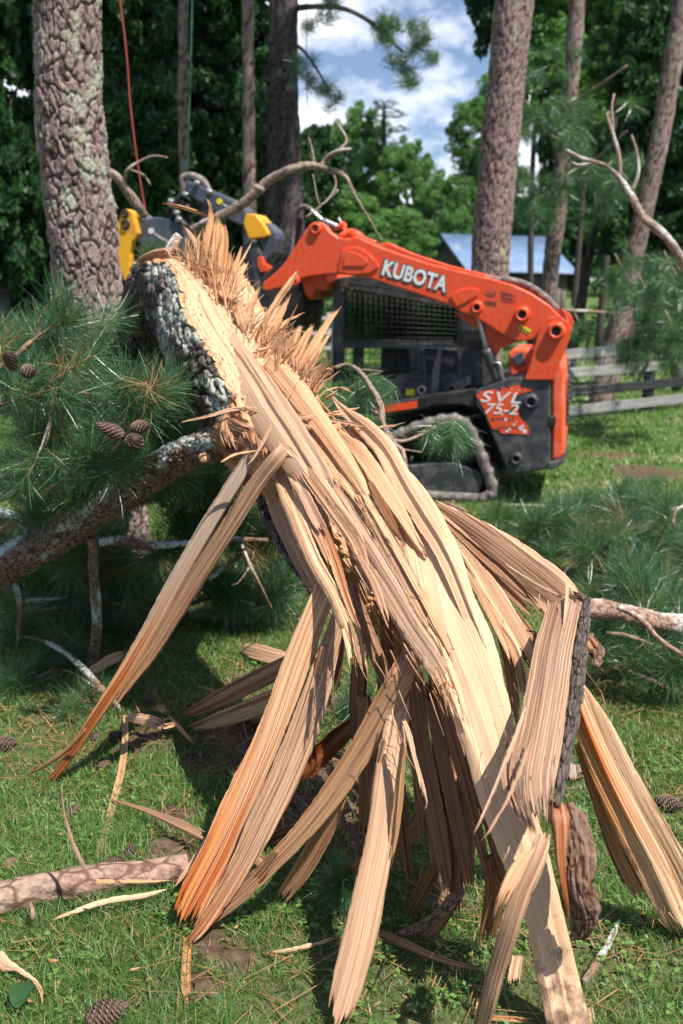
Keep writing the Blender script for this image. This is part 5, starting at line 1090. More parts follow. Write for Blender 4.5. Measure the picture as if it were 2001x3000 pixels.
# rear upright link
link = [(1233, 776), (1240, 748), (1258, 728), (1284, 724), (1304, 738), (1312, 758), (1306, 782), (1297, 808), (1284, 840), (1270, 872), (1204, 872), (1218, 834)]
prism('rear_link', SP(link, .02), -.0, .03, M_OR, bw=.008); prism('rear_link', SP(link, .02), FAR - .02, FAR + .012, M_OR, bw=.008)
prism('link_gusset', SP([(1216, 826), (1292, 815), (1285, 836), (1209, 846)], .03), -.10, .006, M_OR, bw=.004)
pipe_boss('pivot_boss', 1277, 760, .03, .072, .06, M_OR)
crv('cross_tube', [L3(1270, 735, -.1), L3(1270, 735, FAR + .1)], .06, M_OR, seg=20); crv('cross_tube', [L3(770, 600, -.12), L3(770, 600, FAR + .12)], .07, M_OR, seg=20)
crv('boom_hose', [L3(1150, 640, -.16), L3(1200, 650, -.18), L3(1245, 676, -.18), L3(1280, 712, -.16)], .028, M_RUB)
crv('boom_hose', [L3(1112, 636, -.2), L3(1200, 655, -.22), L3(1240, 680, -.22), L3(1270, 712, -.2)], .022, M_RUB)
# hydraulic fittings on the boom tip
for a, b, r, mt in (((712, 480), (742, 507), .016, M_STEEL), ((742, 507), (776, 522), .03, M_STEEL), ((776, 500), (792, 524), .014, M_STEEL)): crv('hydraulic_fitting', [L3(*a, -.3), L3(*b, -.3)], r, mt)
crv('tip_pipe', [L3(776, 524, -.28), L3(790, 514, -.28), L3(792, 532, -.26), L3(812, 540, -.2), L3(840, 552, -.16)], .024, M_OR)
crv('tip_pipe', [L3(780, 544, -.2), L3(808, 532, -.22), L3(830, 548, -.2), L3(862, 560, -.16)], .03, M_OR)
crv('hose', [L3(714, 480, -.3), L3(696, 474, -.35), L3(682, 490, -.4), L3(676, 530, -.4), L3(668, 590, -.4), L3(664, 640, -.4)], .022, M_RUB)
crv('hose', [L3(690, 500, -.4), L3(676, 560, -.45), L3(660, 640, -.5), L3(640, 700, -.5)], .03, M_BLK2)
# lift and tilt cylinders
crv('lift_cylinder', [L3(1116, 800, -.10), L3(1146, 878, -.12)], .05, M_BLK, seg=18); crv('lift_rod', [L3(1095, 716, -.10), L3(1118, 805, -.10)], .024, M_STEEL, seg=14)
crv('tilt_cylinder', [L3(716, 545, -.5), L3(640, 650, -.5)], .045, M_BLK2, seg=16)
crv('cylinder_hose', [L3(1106, 730, -.16), L3(1122, 790, -.18), L3(1136, 830, -.18)], .02, M_RUB); crv('cylinder_pipe', [L3(1134, 832, -.06), L3(1148, 836, -.06), L3(1154, 862, -.06), L3(1158, 880, -.08)], .010, M_STEEL)
prism('coupler', SP([(596, 640), (640, 600), (668, 600), (690, 640), (700, 700), (690, 760), (640, 780), (600, 740)], -.45), FAR + .4, -.45, M_BLK2, bw=.02)
prism('front_crossmember', SP([(694, 634), (744, 630), (756, 650), (744, 668), (722, 662), (712, 690), (698, 672)], -.2), FAR + .2, -.2, M_OR, bw=.02)
# --- cab
cl = -.36; cr = FAR + .36
roof = prism('cab_roof', SP([(762, 648), (776, 637), (820, 632), (900, 640), (1010, 668), (1080, 690), (1086, 716), (1060, 712), (900, 668), (800, 660), (764, 664)], cl), cr, cl, M_BLK, bw=.014)
def cabside(lat0, lat1):
    for nm, pts in (('cab_pillar', [(764, 660), (790, 664), (790, 786), (786, 925), (764, 925)]), ('cab_frame', [(788, 660), (1062, 712), (1062, 700), (900, 660), (800, 648)]),
                    ('cab_frame', [(764, 781), (1110, 781), (1110, 812), (960, 800), (880, 799), (770, 799)]), ('cab_pillar', [(1050, 700), (1092, 728), (1108, 765), (1108, 900), (1050, 900)]), ('cab_frame', [(940, 800), (972, 800), (984, 880), (940, 880)])):
        prism(nm, SP(pts, cl), lat0, lat1, M_BLK, bw=.008)
cabside(cl - .05, cl); cabside(cr, cr + .05)
prism('lower_panel', SP([(966, 798), (1056, 806), (1056, 870), (966, 890)], cl), cl - .05, cl - .02, M_BLK2, bw=.006)
prism('lower_panel', SP([(786, 880), (905, 868), (918, 855), (985, 860), (1050, 858), (1060, 935), (900, 950), (786, 950)], cl), cl - .06, cl + .01, M_BLK, bw=.012)
def grille(pts, nx, ny, lat, wd=.0045):
    bg = Bag(); (xa, ya), (xb, yb), (xc, yc), (xd, yd) = pts
    for q in range(nx + 1):
        f = q / nx; V, Fs = beam_geo(L3(xa + (xb - xa) * f, ya + (yb - ya) * f, lat), L3(xd + (xc - xd) * f, yd + (yc - yd) * f, lat), wd, wd, up=(0, 1, 0)); bg.add(V, Fs)
    for q in range(ny + 1):
        f = q / ny; V, Fs = beam_geo(L3(xa + (xd - xa) * f, ya + (yd - ya) * f, lat + .004), L3(xb + (xc - xb) * f, yb + (yc - yb) * f, lat + .004), wd, wd, up=(0, 1, 0)); bg.add(V, Fs)
    return bg.build('window_grille', M_BLK2, LD, local=True, smooth=False)
grille([(790, 665), (1058, 700), (1058, 786), (790, 786)], 22, 9, cl + .005); grille([(768, 800), (968, 800), (968, 884), (768, 884)], 15, 7, cl + .005)
grille([(800, 665), (1050, 700), (1050, 786), (800, 786)], 22, 9, cr - .01, .003)
prism('side_window', SP([(788, 662), (1055, 704), (1055, 784), (788, 784)], cl - .02), cl - .035, cl - .025, M_GLASS, bw=0)
prism('side_window', SP([(788, 662), (1055, 704), (1055, 784), (788, 784)], cr), cr + .02, cr + .03, M_GLASS, bw=0)
for lt in (cl - .05, cr + .02): crv('front_door_edge', [L3(765, 700, lt), L3(763, 800, lt), L3(764, 920, lt)], .012, M_STEEL)
prism('seat', SP([(892, 706), (904, 698), (926, 700), (936, 722), (944, 790), (950, 860), (880, 860), (884, 800), (888, 770)], -.8), -1.05, -.6, M_BLK2, bw=.04, seg=3)
prism('seat_cushion', SP([(800, 850), (870, 845), (960, 850), (960, 900), (800, 900)], -.8), -1.1, -.55, M_BLK2, bw=.04, seg=3)
decal('yellow_warning_plate', [(932, 893), (952, 893), (952, 908), (932, 908)], cl + .012, M_LBL, .004)
pipe_boss('fuel_cap', 969, 896, cl + .01, .045, .03, M_STEEL)
prism('bracket', SP([(993, 855), (1006, 800), (1014, 800), (1004, 920), (990, 920)], -.3), -.34, -.28, M_RUB, bw=.006)
prism('bracket', SP([(1016, 905), (1040, 880), (1082, 860), (1082, 880), (1050, 900), (1030, 915)], -.3), -.34, -.26, M_RUB, bw=.006)
pipe_boss('pivot_boss', 1038, 893, -.26, .055, .05, M_BLK)
decal('red_strip', [(862, 934), (958, 920), (958, 936), (862, 950)], -.03, M_OR, .01)
crv('work_light', [L3(748, 652, -.4), L3(756, 652, -.4)], .05, M_BLK2)
# --- grapple with its grey boom, carried on the coupler
GL = -.85
def gp(nm, pts, w, mat, lat=GL, **kw): return prism(nm, SP(pts, lat), lat - w, lat, mat, **kw)
gp('grapple_boom', [(423, 420), (430, 414), (440, 418), (481, 437), (532, 458), (552, 470), (566, 484), (572, 500), (562, 520), (545, 515), (516, 500), (476, 476), (452, 462), (424, 444)], .26, M_GRY, bw=.02)
gp('cylinder_cover', [(562, 496), (566, 490), (586, 491), (600, 508), (616, 535), (615, 541), (606, 545), (572, 549), (567, 540), (558, 512)], .34, M_YEL, GL + .08, bw=.03, seg=3)
gp('rotator_housing', [(600, 508), (612, 512), (634, 534), (636, 548), (630, 580), (612, 600), (600, 620), (596, 560)], .3, M_GRY, bw=.02)
gp('grapple_mount', [(556, 566), (566, 556), (588, 556), (592, 640), (585, 700), (560, 690), (550, 650)], .34, M_GRY, bw=.015)
gp('grapple_mount', [(566, 556), (592, 560), (600, 580), (596, 660), (604, 700), (590, 712), (576, 690), (582, 640), (572, 600)], .14, M_BLK, GL + .05, bw=.02)
gp('valve_block', [(590, 592), (600, 588), (606, 604), (618, 612), (616, 624), (598, 626), (590, 612)], .12, M_OR, GL + .06, bw=.01)
crv('grapple_hose', [L3(424, 440, GL - .1), L3(419, 410, GL - .1), L3(440, 403, GL - .1), L3(466, 416, GL - .1), L3(480, 440, GL - .1)], .035, M_RUB)
crv('grapple_hose', [L3(426, 444, GL), L3(410, 455, GL), L3(400, 480, GL), L3(412, 505, GL), L3(430, 520, GL)], .03, M_BLK2)
rs = random.Random(6)
for q in range(9):
    a = (rs.uniform(385, 440), rs.uniform(450, 480)); b = (a[0] + rs.uniform(-25, 25), a[1] + rs.uniform(10, 40))
    crv('grapple_hose', [L3(*a, GL - rs.uniform(0, .25)), L3((a[0] + b[0]) / 2 + rs.uniform(-14, 14), (a[1] + b[1]) / 2, GL - .1), L3(*b, GL - rs.uniform(0, .25))], rs.uniform(.02, .035), M_BLK2)
for x, y in ((406, 488), (425, 446), (411, 503), (452, 420), (481, 440), (392, 462)): crv('hose_fitting', [L3(x - 5, y - 2, GL + .02), L3(x + 5, y + 2, GL + .02)], .026, M_STEEL)
gp('grapple_frame', [(296, 487), (306, 486), (332, 503), (357, 498), (383, 500), (398, 508), (412, 522), (425, 550), (432, 585), (424, 596), (400, 590), (357, 585), (325, 566), (306, 545), (296, 520)], .24, M_GRY, bw=.02)
gp('frame_edge', [(300, 486), (308, 482), (334, 500), (330, 506)], .26, M_STEEL, GL + .01, bw=.006)
gp('grapple_claw', [(272, 506), (277, 486), (285, 480), (294, 480), (304, 487), (308, 506), (316, 535), (310, 548), (302, 556), (297, 580), (299, 610), (303, 640), (300, 661), (296, 662), (284, 642), (274, 610), (266, 570), (263, 545), (264, 520)], .10, M_YEL, GL + .10, bw=.012)
gp('grapple_claw', [(272, 506), (277, 486), (285, 480), (294, 480), (304, 487), (308, 506), (316, 535), (310, 548), (302, 556), (297, 580), (299, 610), (303, 640), (300, 661), (296, 662), (284, 642), (274, 610), (266, 570), (263, 545), (264, 520)], .10, M_YEL, GL - .26, bw=.012)
pipe_boss('claw_pin', 287, 491, GL + .1, .04, .02, M_BLK2); pipe_boss('claw_pin', 288, 516, GL + .1, .045, .02, M_BLK2)
gp('saw_guide', [(470, 585), (476, 583), (506, 600), (503, 606)], .03, M_STEEL, GL + .4, bw=.004)
# small illegible maker's marks on the grey boom and the frame
for x0, y0, x1, y1 in ((512, 466, 545, 486), (355, 534, 392, 557)):
    decal('round_emblem', ell(x0 - 8, y0 - 4, 7, 7), GL + .001, M_LBL if x0 > 400 else M_WHT, .003)
    rs = random.Random(x0)
    for q in range(9):
        f = q / 9; x = x0 + (x1 - x0) * f; y = y0 + (y1 - y0) * f; h = rs.choice([4, 5, 6])
        decal('worn_print', [(x, y), (x + 2.6, y + 1.6), (x + 2.2, y + 1.6 + h), (x - .4, y + h)], GL + .001, M_WHT, .003)
# ---------------------------------------------------------------- fallen pine branches with needles and cones
def cone_mesh(seed, L_=.085, R_=.027, rows=15):
    rs = random.Random(seed); bag = Bag(); k = 0
    V, Fs, uv, at, _ = tube_geo([(0, 0, -L_ * .5), (0, 0, -L_ * .3), (0, 0, .1 * L_), (0, 0, L_ * .5)], [R_ * .4, R_ * .75, R_ * .65, R_ * .1], seg=12, k=5)
    bag.add(V, Fs, dict(tint=.05))
    for r in range(rows):
        f = (r + .5) / rows; z = -L_ / 2 + L_ * f; rad = R_ * math.sin(math.pi * min(1, .12 + f * .86)) ** .7 * (1.05 - .35 * f)
        for q in range(8):
            a = (q + .5 * (r % 2)) / 8 * 2 * math.pi + r * .12; a += rs.uniform(-.05, .05)
            o = np.array([math.cos(a), math.sin(a), 0]); t_ = np.array([-math.sin(a), math.cos(a), 0]); up_ = np.array([0, 0, 1.]); w = rad * .40; h = L_ / rows * 1.5
            c = o * rad * .8 + up_ * z; tipp = o * rad * 1.22 + up_ * (z + h * .55)
            Vv = np.array([c - t_ * w * .7, c + t_ * w * .7, tipp + t_ * w, tipp - t_ * w, tipp + up_ * h * .42 + o * rad * .02, tipp - up_ * h * .12 + o * rad * .12])
            bag.add(Vv, [np.array([[0, 1, 2, 3]]), np.array([[3, 2, 4], [3, 5, 2], [0, 3, 4], [1, 4, 2]])], dict(tint=np.array([.1, .1, .6, .6, .75, 1.]) + rs.uniform(-.12, .05)))
    o = bag.build('pine_cone', M_CONE, smooth=False); me = o.data; bpy.data.objects.remove(o); return me
CONES = [cone_mesh(1), cone_mesh(2, .095, .022, 18), cone_mesh(3, .07, .030, 12)]
def put_cone(loc, dr, me, parent=None, sc=1., label=None):
    o = bpy.data.objects.new('pine_cone', me); COL.objects.link(o)
    if parent is not None: o.parent = parent; loc = np.asarray(loc) - np.array(parent.location)
    o.matrix_basis = orient(loc, dr, sc)
    if label: tag(o, label, 'pine cone')
    return o
def rise(C):
    C = [np.array(c, float) for c in C]
    for c in C: c[2] = max(c[2], float(gh(c[0], c[1])) + .01)
    return C
def fallen(label, pts, seed, ntuft, spread, mat=M_TWIG, sub=6, up=.5, bias=(0, 0, 0), sc=(.8, 1.1), kit=None, cones=(), group='fallen pine boughs with green needles', name='fallen_branch', lic=.15, tuftpx=None, sw=.12):
    """pts: (x, y, width px, depth); depth None -> on the soil"""
    rs = random.Random(seed); C = []; R = []
    for x, y, w, d in pts:
        if d is None: d = gd(x, y, .04)
        C.append(P(x, y, d)); R.append(w * d / F / 2)
    C = rise(C); c0 = np.mean(C, 0); c0[2] = 0
    root = thing(name, c0, label, 'pine branch', group)
    tube('stem', C, R, mat, root, seg=12, ds=.02, disp=.002, cell=(.01, .02), seed=seed, lic=lic, wob=.25)
    Cq = crom(C, 8); Tq = nrm(np.gradient(Cq, axis=0)); tips = []
    for q in range(sub):
        i = int(len(Cq) * (.12 + .85 * (q + rs.random() * .6) / sub)); i = min(i, len(Cq) - 1)
        d = nrm(Tq[i] * rs.uniform(.2, 1) + np.array([rs.uniform(-1, 1), rs.uniform(-1, 1), rs.uniform(-.3, 1) * up]) + np.array(bias)); L_ = spread * rs.uniform(.4, 1)
        e = Cq[i] + d * L_; m = (Cq[i] + e) / 2 + np.array([rs.uniform(-1, 1), rs.uniform(-1, 1), rs.uniform(-.3, 1)]) * L_ * sw
        e[2] = max(e[2], .05); m[2] = max(m[2], .03)
        tw = tube('twig', [Cq[i], m, e], [.0065, .005, .004], mat, root, seg=7, ds=.03, disp=.0012, cell=(.008, .012), seed=seed + q, lic=lic, k=5); tips.append((Cq[i], m, e))
    tips.append((Cq[-3], Cq[-2], Cq[-1]))
    for q in range(ntuft):
        a, m, e = tips[q % len(tips)]; f = 1 if q < len(tips) else rs.uniform(.2, 1); p = m + (e - m) * f; d = nrm(e - m)
        dv = d + np.array([rs.uniform(-1, 1), rs.uniform(-1, 1), rs.uniform(-.5, 1)]) * (.25 if q < len(tips) else .9)
        if q >= len(tips): p = p + dv / np.linalg.norm(dv) * .10; 
        p = np.array(p); p[2] = max(p[2], .04)
        if dv[2] < 0 and p[2] < .25: dv[2] = abs(dv[2]) * .5
        add_tuft(root, p, dv, rs.uniform(*sc), kit, rs)
    for (x, y, d, me, s_) in cones: put_cone(P(x, y, d), (rs.uniform(-1, 1), rs.uniform(-.4, .4), rs.uniform(-.6, .3)), me, root, s_)
    return root
B = TUFT + TUFTB
LW = 'left heap: '
fallen('bough with two clustered cones at the upper left edge of the picture', [(-40, 870, 12, 4.5), (10, 835, 12, 4.5), (50, 805, 10, 4.5), (94, 774, 8, 4.6), (125, 770, 5, 4.7)], 51, 9, .38, sub=7, cones=((25, 830, 4.1, CONES[0], 1), (66, 852, 4.1, CONES[2], .9)), kit=B)
fallen('bough whose tip points right just below the edge of the thick left pine', [(-30, 940, 10, 4.35), (20, 922, 9, 4.35), (60, 914, 8, 4.35), (97, 913, 6, 4.35)], 52, 7, .36, sub=6, kit=B)
fallen('hooked brown bough among the left needles', [(85, 917, 8, 4.3), (108, 886, 7, 4.28), (122, 905, 8, 4.28), (119, 936, 8, 4.28), (106, 1017, 9, 4.3), (74, 1050, 9, 4.35), (40, 1078, 10, 4.4)], 53, 7, .34, sub=6, kit=B, up=.2)
fallen('bough with a long pale cone, pointing up to the log', [(255, 1040, 9, 4.15), (290, 995, 9, 4.1), (322, 955, 8, 4.1), (350, 925, 7, 4.1), (378, 897, 6, 4.1)], 54, 9, .26, sub=6, kit=B, cones=((254, 988, 3.8, CONES[1], 1.2), (308, 1016, 3.85, CONES[2], 1), (322, 980, 3.9, CONES[0], .9)), up=.7)
fallen('bough with a bright fresh shoot above the lichen side branch', [(90, 1140, 10, 4.45), (120, 1118, 9, 4.4), (160, 1092, 9, 4.35), (200, 1065, 8, 4.3), (212, 1050, 5, 4.3)], 55, 12, .3, sub=6, kit=B, lic=.5)
fallen('bough under the thick pine with needles up against its bark', [(60, 955, 8, 5.2), (150, 945, 8, 5.1), (240, 945, 7, 5.0), (330, 955, 5, 4.9)], 56, 22, .32, sub=10, kit=B, up=.3)
fallen('bough rising beside the shaded side of the log', [(230, 1095, 9, 5.0), (290, 1045, 8, 4.95), (360, 1015, 7, 4.9), (440, 1025, 5, 4.8)], 57, 20, .30, sub=9, kit=B, up=.3)
fallen('bough spreading over the middle of the left heap', [(-30, 1105, 10, 4.9), (80, 1075, 9, 4.85), (170, 1055, 8, 4.8), (250, 1045, 6, 4.7)], 58, 24, .32, sub=11, kit=B)
fallen('low bough between the heap and the lichen side branch', [(-30, 1225, 10, 4.9), (60, 1195, 9, 4.85), (170, 1155, 8, 4.8), (330, 1105, 6, 4.6)], 59, 24, .32, sub=11, kit=B, lic=.4)
fallen('bough at the far left of the heap rising to its crest', [(-80, 995, 9, 5.3), (0, 945, 8, 5.2), (60, 885, 7, 5.2), (110, 835, 5, 5.2)], 60, 22, .32, sub=10, kit=B, up=.35)
for q, (x0, y0, x1, y1, d, lb) in enumerate(((-30, 1240, 250, 1330, 5.6, 'shaded bough behind the lichen side branch at the left'), (230, 1190, 480, 1130, 5.4, 'shaded bough in the dark gap under the side branch'), (300, 1300, 560, 1230, 5.5, 'dark bough behind the two long prongs'),
        (480, 1330, 640, 1240, 5.6, 'dark bough behind the left edge of the splinter fan'), (60, 1380, 350, 1400, 5.7, 'dark low bough lying behind the upright lichen twig'), (380, 1180, 600, 1120, 5.3, 'shaded bough under the fork of side branch and log'), (60, 1300, 260, 1260, 6.0, 'dark bough in the hollow below the lichen stub'), (300, 1400, 520, 1350, 6.0, 'dark bough on the shaded grass left of the fan'), (-60, 1400, 100, 1330, 6.2, 'dark bough at the left edge on the shaded grass'), (-60, 1180, 120, 1120, 5.6, 'dark bough behind the lichen stub at the left edge'), (420, 1390, 640, 1360, 5.9, 'lowest dark bough at the grass edge behind the fan'),
        (120, 830, 300, 860, 6.2, 'shaded bough round the foot of the thick pine'), (-60, 840, 60, 790, 6.4, 'dim bough at the left edge behind the crest of the heap'), (280, 890, 420, 940, 5.9, 'dim bough in the dark hollow beside the log'))):
    fallen(lb, [(x0, y0, 12, d), ((x0 + x1) / 2, (y0 + y1) / 2 - 14, 10, d), (x1, y1, 6, d - .1)], 70 + q, 18, .36, sub=9, kit=B, sc=(.85, 1.2), lic=.3)
fallen('green bough fanned out on the sunlit grass at the lower left', [(-30, 1440, 8, None), (60, 1450, 8, None), (150, 1456, 7, None), (200, 1500, 5, None)], 81, 16, .34, sub=7, kit=TUFT, up=.15)
fallen('second green bough flat on the grass below the first at the left edge', [(-30, 1590, 8, None), (70, 1560, 7, None), (150, 1540, 6, None), (250, 1600, 5, None)], 82, 15, .34, sub=7, kit=TUFT, up=.15)
# right-hand boughs
RR = [((1110, 1235), (1170, 1215), (1240, 1220), 'leftmost fresh bough just above the right-hand boards', 14), ((1180, 1260), (1250, 1230), (1330, 1200), 'dense bough standing up behind the broad right board', 16), ((1290, 1320), (1340, 1270), (1400, 1230), 'bough with two bright centres in the middle of the right heap', 16),
      ((1380, 1360), (1440, 1300), (1530, 1240), 'bough spraying left at the right edge of the heap', 16), ((1430, 1250), (1490, 1200), (1560, 1160), 'bough with a dark cone near the top right of the heap', 14), ((1460, 1420), (1520, 1360), (1600, 1300), 'large long-needled bough cut by the right edge', 18),
      ((1420, 1480), (1480, 1440), (1590, 1420), 'bough under the thick bare limb at the right', 12), ((1360, 1560), (1420, 1530), (1500, 1500), 'low bough in front of the bare limb', 12), ((1500, 1560), (1550, 1530), (1620, 1510), 'lowest bough at the right edge of the picture', 10),
      ((1330, 1180), (1400, 1160), (1460, 1130), 'thin sparse bough at the far side of the right heap', 10), ((1560, 1240), (1600, 1300), (1640, 1380), 'bough leaving the picture at the right edge, bleached twig above', 12), ((1380, 1260), (1430, 1340), (1500, 1400), 'matted bough in the centre of the right heap', 16)]
for q, (a, b, c, lb, nt_) in enumerate(RR):
    da, db, dc = gd(*a, .05), gd(*b, .16), gd(*c, .14)
    fallen(lb, [(*a, 9, da), (*b, 8, db), (*c, 6, dc)], 90 + q, int(nt_ * 1.15), .34, sub=8, kit=B, up=.9, sc=(.8, 1.25), cones=((1402, 1165, gd(1402, 1165, .1), CONES[2], 1),) if q == 4 else ())
# sprays hanging in front of the loader
fallen('bare-stemmed bough hanging over the loader cab front and track', [(770, 845, 9, 6.2), (795, 838, 9, 6.2), (822, 850, 11, 6.1), (852, 890, 13, 6.0), (874, 930, 14, 5.9), (880, 975, 14, 5.8), (905, 1020, 14, 5.7), (925, 1040, 14, 5.7), (932, 1095, 12, 5.6)], 111, 0, .2, M_DEAD, sub=3, group=None, sw=.2)
hb = bpy.context.scene.objects[-1]
spr = thing('fallen_branch', P(990, 1000, 6.0) * [1, 1, 0], 'green spray hanging over the loader track beside its undercarriage', 'pine branch')
tube('stem', [P(900, 1010, 5.8), P(930, 1012, 5.85), P(985, 990, 6.0), (P(1025, 970, 6.0)), P(1050, 975, 6.0)], [.012, .010, .009, .006, .004], M_DEAD, spr, seg=8, k=6)
rs = random.Random(3)
for q in range(7): add_tuft(spr, P(rs.uniform(965, 1050), rs.uniform(1000, 1030), rs.uniform(5.8, 6.2)), (rs.uniform(-.5, .5), rs.uniform(-.6, .2), -1.6), rs.uniform(.75, 1.0), TUFT, rs)
sp2 = thing('fallen_branch', P(850, 930, 6.3) * [1, 1, 0], 'green spray in front of the loader door, right of the crest shards', 'pine branch')
tube('stem', [P(740, 950, 6.3), P(790, 900, 6.3), P(850, 862, 6.3), P(872, 858, 6.3)], [.01, .009, .007, .004], M_DEAD, sp2, seg=8, k=6)
for q in range(24): add_tuft(sp2, P(rs.uniform(735, 885), rs.uniform(880, 1100), rs.uniform(6.0, 6.6)), (rs.uniform(-1, 1), rs.uniform(-.6, .3), rs.uniform(-1.2, .1)), rs.uniform(.7, 1.0), TUFT, rs)
# heap leaning on the fence
for q, (x, y, Yq, lb) in enumerate(((1500, 700, 12.6, 'big bough piled against the fence, nearest the post'), (1555, 640, 13.2, 'tall bough standing behind the fence at the right edge'), (1440, 640, 14.5, 'bough below the leaning pine trunk'), (1560, 780, 12.0, 'dark bough drooping over the fence post at the right edge'), (1340, 760, 14.6, 'small bough hanging beside the loader tail, above the top rail'), (1480, 800, 12.8, 'bough draped over the top fence rail'))):
    c = PY(x, y, Yq); r_ = thing('fallen_branch', (c[0], c[1], 0), lb, 'pine branch', 'boughs piled on the fence'); rs = random.Random(200 + q)
    b0 = np.array([c[0] + .1, c[1] + .5, max(.02, c[2] - .45)]); tube('stem', [b0, (b0 + c) / 2 + [.1, 0, .1], c, c + [-.2, 0, .35]], [.03, .025, .018, .01], M_DEAD, r_, seg=8, k=5)
    px_ = 48 if q != 4 else 24
    for k in range(26 if q != 4 else 6):
        e = PY(x + rs.gauss(0, px_ * .62), y + rs.gauss(0, px_ * .7), Yq + rs.uniform(-.5, .5)); e[2] = max(e[2], .1)
        add_tuft(r_, e, (rs.uniform(-1, 1), rs.uniform(-1, .3), rs.uniform(-1, .5)), rs.uniform(.8, 1.25), TUFTW, rs)
# ---------------------------------------------------------------- bare limbs
def bare(label, paths, mat, seed, name='dead_limb', cat='dead branch', lic=.1, seg=14, ds=.03, disp=.004, cell=(.02, .03)):
    x, y, w, d = paths[0][len(paths[0]) // 2]; 
    f = lambda p: P(p[0], p[1], p[3] if p[3] is not None else gd(p[0], p[1], p[2] * gd(p[0], p[1]) / F * .45))
    c = f(paths[0][len(paths[0]) // 2]).copy(); c[2] = 0; root = thing(name, c, label, cat)
    for i, pts in enumerate(paths):
        C = [f(p) for p in pts]; R = [p[2] * ((c_ - CAM).dot(FWD)) / F / 2 for p, c_ in zip(pts, C)]
        tube('stem' if i == 0 else 'twig', C, R, mat, root, seg=seg if i == 0 else 8, ds=ds, disp=disp if i == 0 else 0, cell=cell, seed=seed + i, lic=lic, wob=.25)
    return root
bare('bare curved limb arching above the grapple with a forked tip', [[(440, 530, 22, 8.5), (500, 500, 22, 8.3), (560, 466, 23, 8.2), (612, 420, 22, 8.1), (660, 392, 20, 8.0), (706, 381, 19, 8), (752, 388, 15, 8), (792, 404, 11, 8), (815, 450, 8, 8), (845, 500, 6, 8.1), (878, 556, 4, 8.2)],
      [(735, 388, 13, 8), (748, 366, 12, 8), (775, 348, 11, 7.9), (806, 342, 7, 7.9)], [(778, 346, 9, 7.9), (796, 325, 8, 7.9), (790, 308, 7, 7.9), (768, 275, 5, 7.9)], [(722, 384, 6, 8), (716, 340, 5, 8), (708, 315, 3, 8)], [(764, 392, 6, 8), (770, 430, 5, 8), (735, 470, 4, 8), (718, 400, 3, 8)],
      [(600, 436, 16, 8.1), (588, 430, 14, 8.0)], [(700, 500, 4, 8.4), (740, 470, 5, 8.4), (770, 442, 6, 8.4), (776, 436, 7, 8.4)]], M_DEAD, 121)
bare('forked grey limb between the thick left pine and the yellow claw', [[(225, 378, 12, 8.2), (258, 398, 18, 8.2), (285, 430, 20, 8.3), (310, 465, 22, 8.4), (332, 495, 22, 8.5)], [(285, 418, 9, 8.3), (292, 392, 9, 8.2), (318, 372, 6, 8.2), (352, 358, 5, 8.2), (385, 362, 3, 8.2)],
      [(300, 390, 5, 8.3), (330, 402, 5, 8.3), (346, 425, 3, 8.3)], [(255, 400, 5, 8.3), (252, 440, 4, 8.3), (270, 480, 3, 8.3)]], M_DEAD, 122)
bare('long pale limb curving down the right side in front of the pine boughs', [[(1300, 345, 6, 9.5), (1340, 365, 9, 9.4), (1390, 380, 10, 9.4), (1422, 408, 13, 9.3), (1450, 450, 16, 9.2), (1478, 500, 18, 9.1), (1520, 535, 20, 9), (1556, 580, 20, 9), (1600, 660, 20, 9)], [(1425, 412, 8, 9.3), (1420, 350, 9, 9.3), (1398, 280, 8, 9.3), (1392, 260, 5, 9.3)],
      [(1450, 440, 8, 9.2), (1465, 400, 9, 9.2), (1462, 350, 8, 9.2), (1450, 310, 5, 9.2)], [(1365, 372, 6, 9.4), (1330, 380, 8, 9.4), (1312, 372, 4, 9.4)], [(1410, 330, 5, 9.3), (1405, 250, 6, 9.3), (1410, 215, 4, 9.3)]], M_DEAD, 123, lic=.35)
bare('thin bare pole lying above the top rail behind the loader tail', [[(1272, 712, 7, 13.5), (1350, 715, 8, 13.6), (1420, 720, 6, 13.7)]], M_DEAD, 124)
bare('thick reddish bare limb lying at the right behind the bent splinter', [[(1320, 1400, 44, 4.7), (1380, 1400, 44, 4.75), (1440, 1412, 42, 4.85), (1510, 1428, 44, 4.9), (1600, 1436, 46, 5.0)], [(1420, 1395, 12, 4.7), (1470, 1420, 14, 4.6), (1510, 1465, 13, 4.6), (1568, 1505, 11, 4.6), (1620, 1540, 10, 4.6)], [(1390, 1452, 8, 4.8), (1440, 1460, 10, 4.8), (1500, 1480, 6, 4.8)]], M_PEEL, 125, lic=.05, seg=40, ds=.012)
bare('crooked twig lying across the right heap, pointing down right', [[(1390, 1500, 6, 5.0), (1440, 1540, 10, 4.95), (1500, 1565, 12, 4.9), (1550, 1590, 12, 4.9), (1620, 1610, 12, 4.9)], [(1545, 1590, 7, 4.9), (1530, 1610, 8, 4.95), (1500, 1628, 4, None)]], M_TWIG, 126)
bare('smooth pinkish branch lying in the grass at the lower left, white lichen spots', [[(-60, 2085, 70, None), (0, 2066, 72, None), (90, 2040, 70, None), (180, 2026, 72, None), (270, 2014, 62, None), (350, 2004, 62, None), (430, 1992, 60, None)], [(70, 2075, 9, 3.15), (76, 2100, 12, 3.1), (74, 2112, 8, 3.1)]], M_PEEL, 127, name='fallen_log', cat='log', lic=.35, seg=60, ds=.01, disp=.0018, cell=(.08, .13))
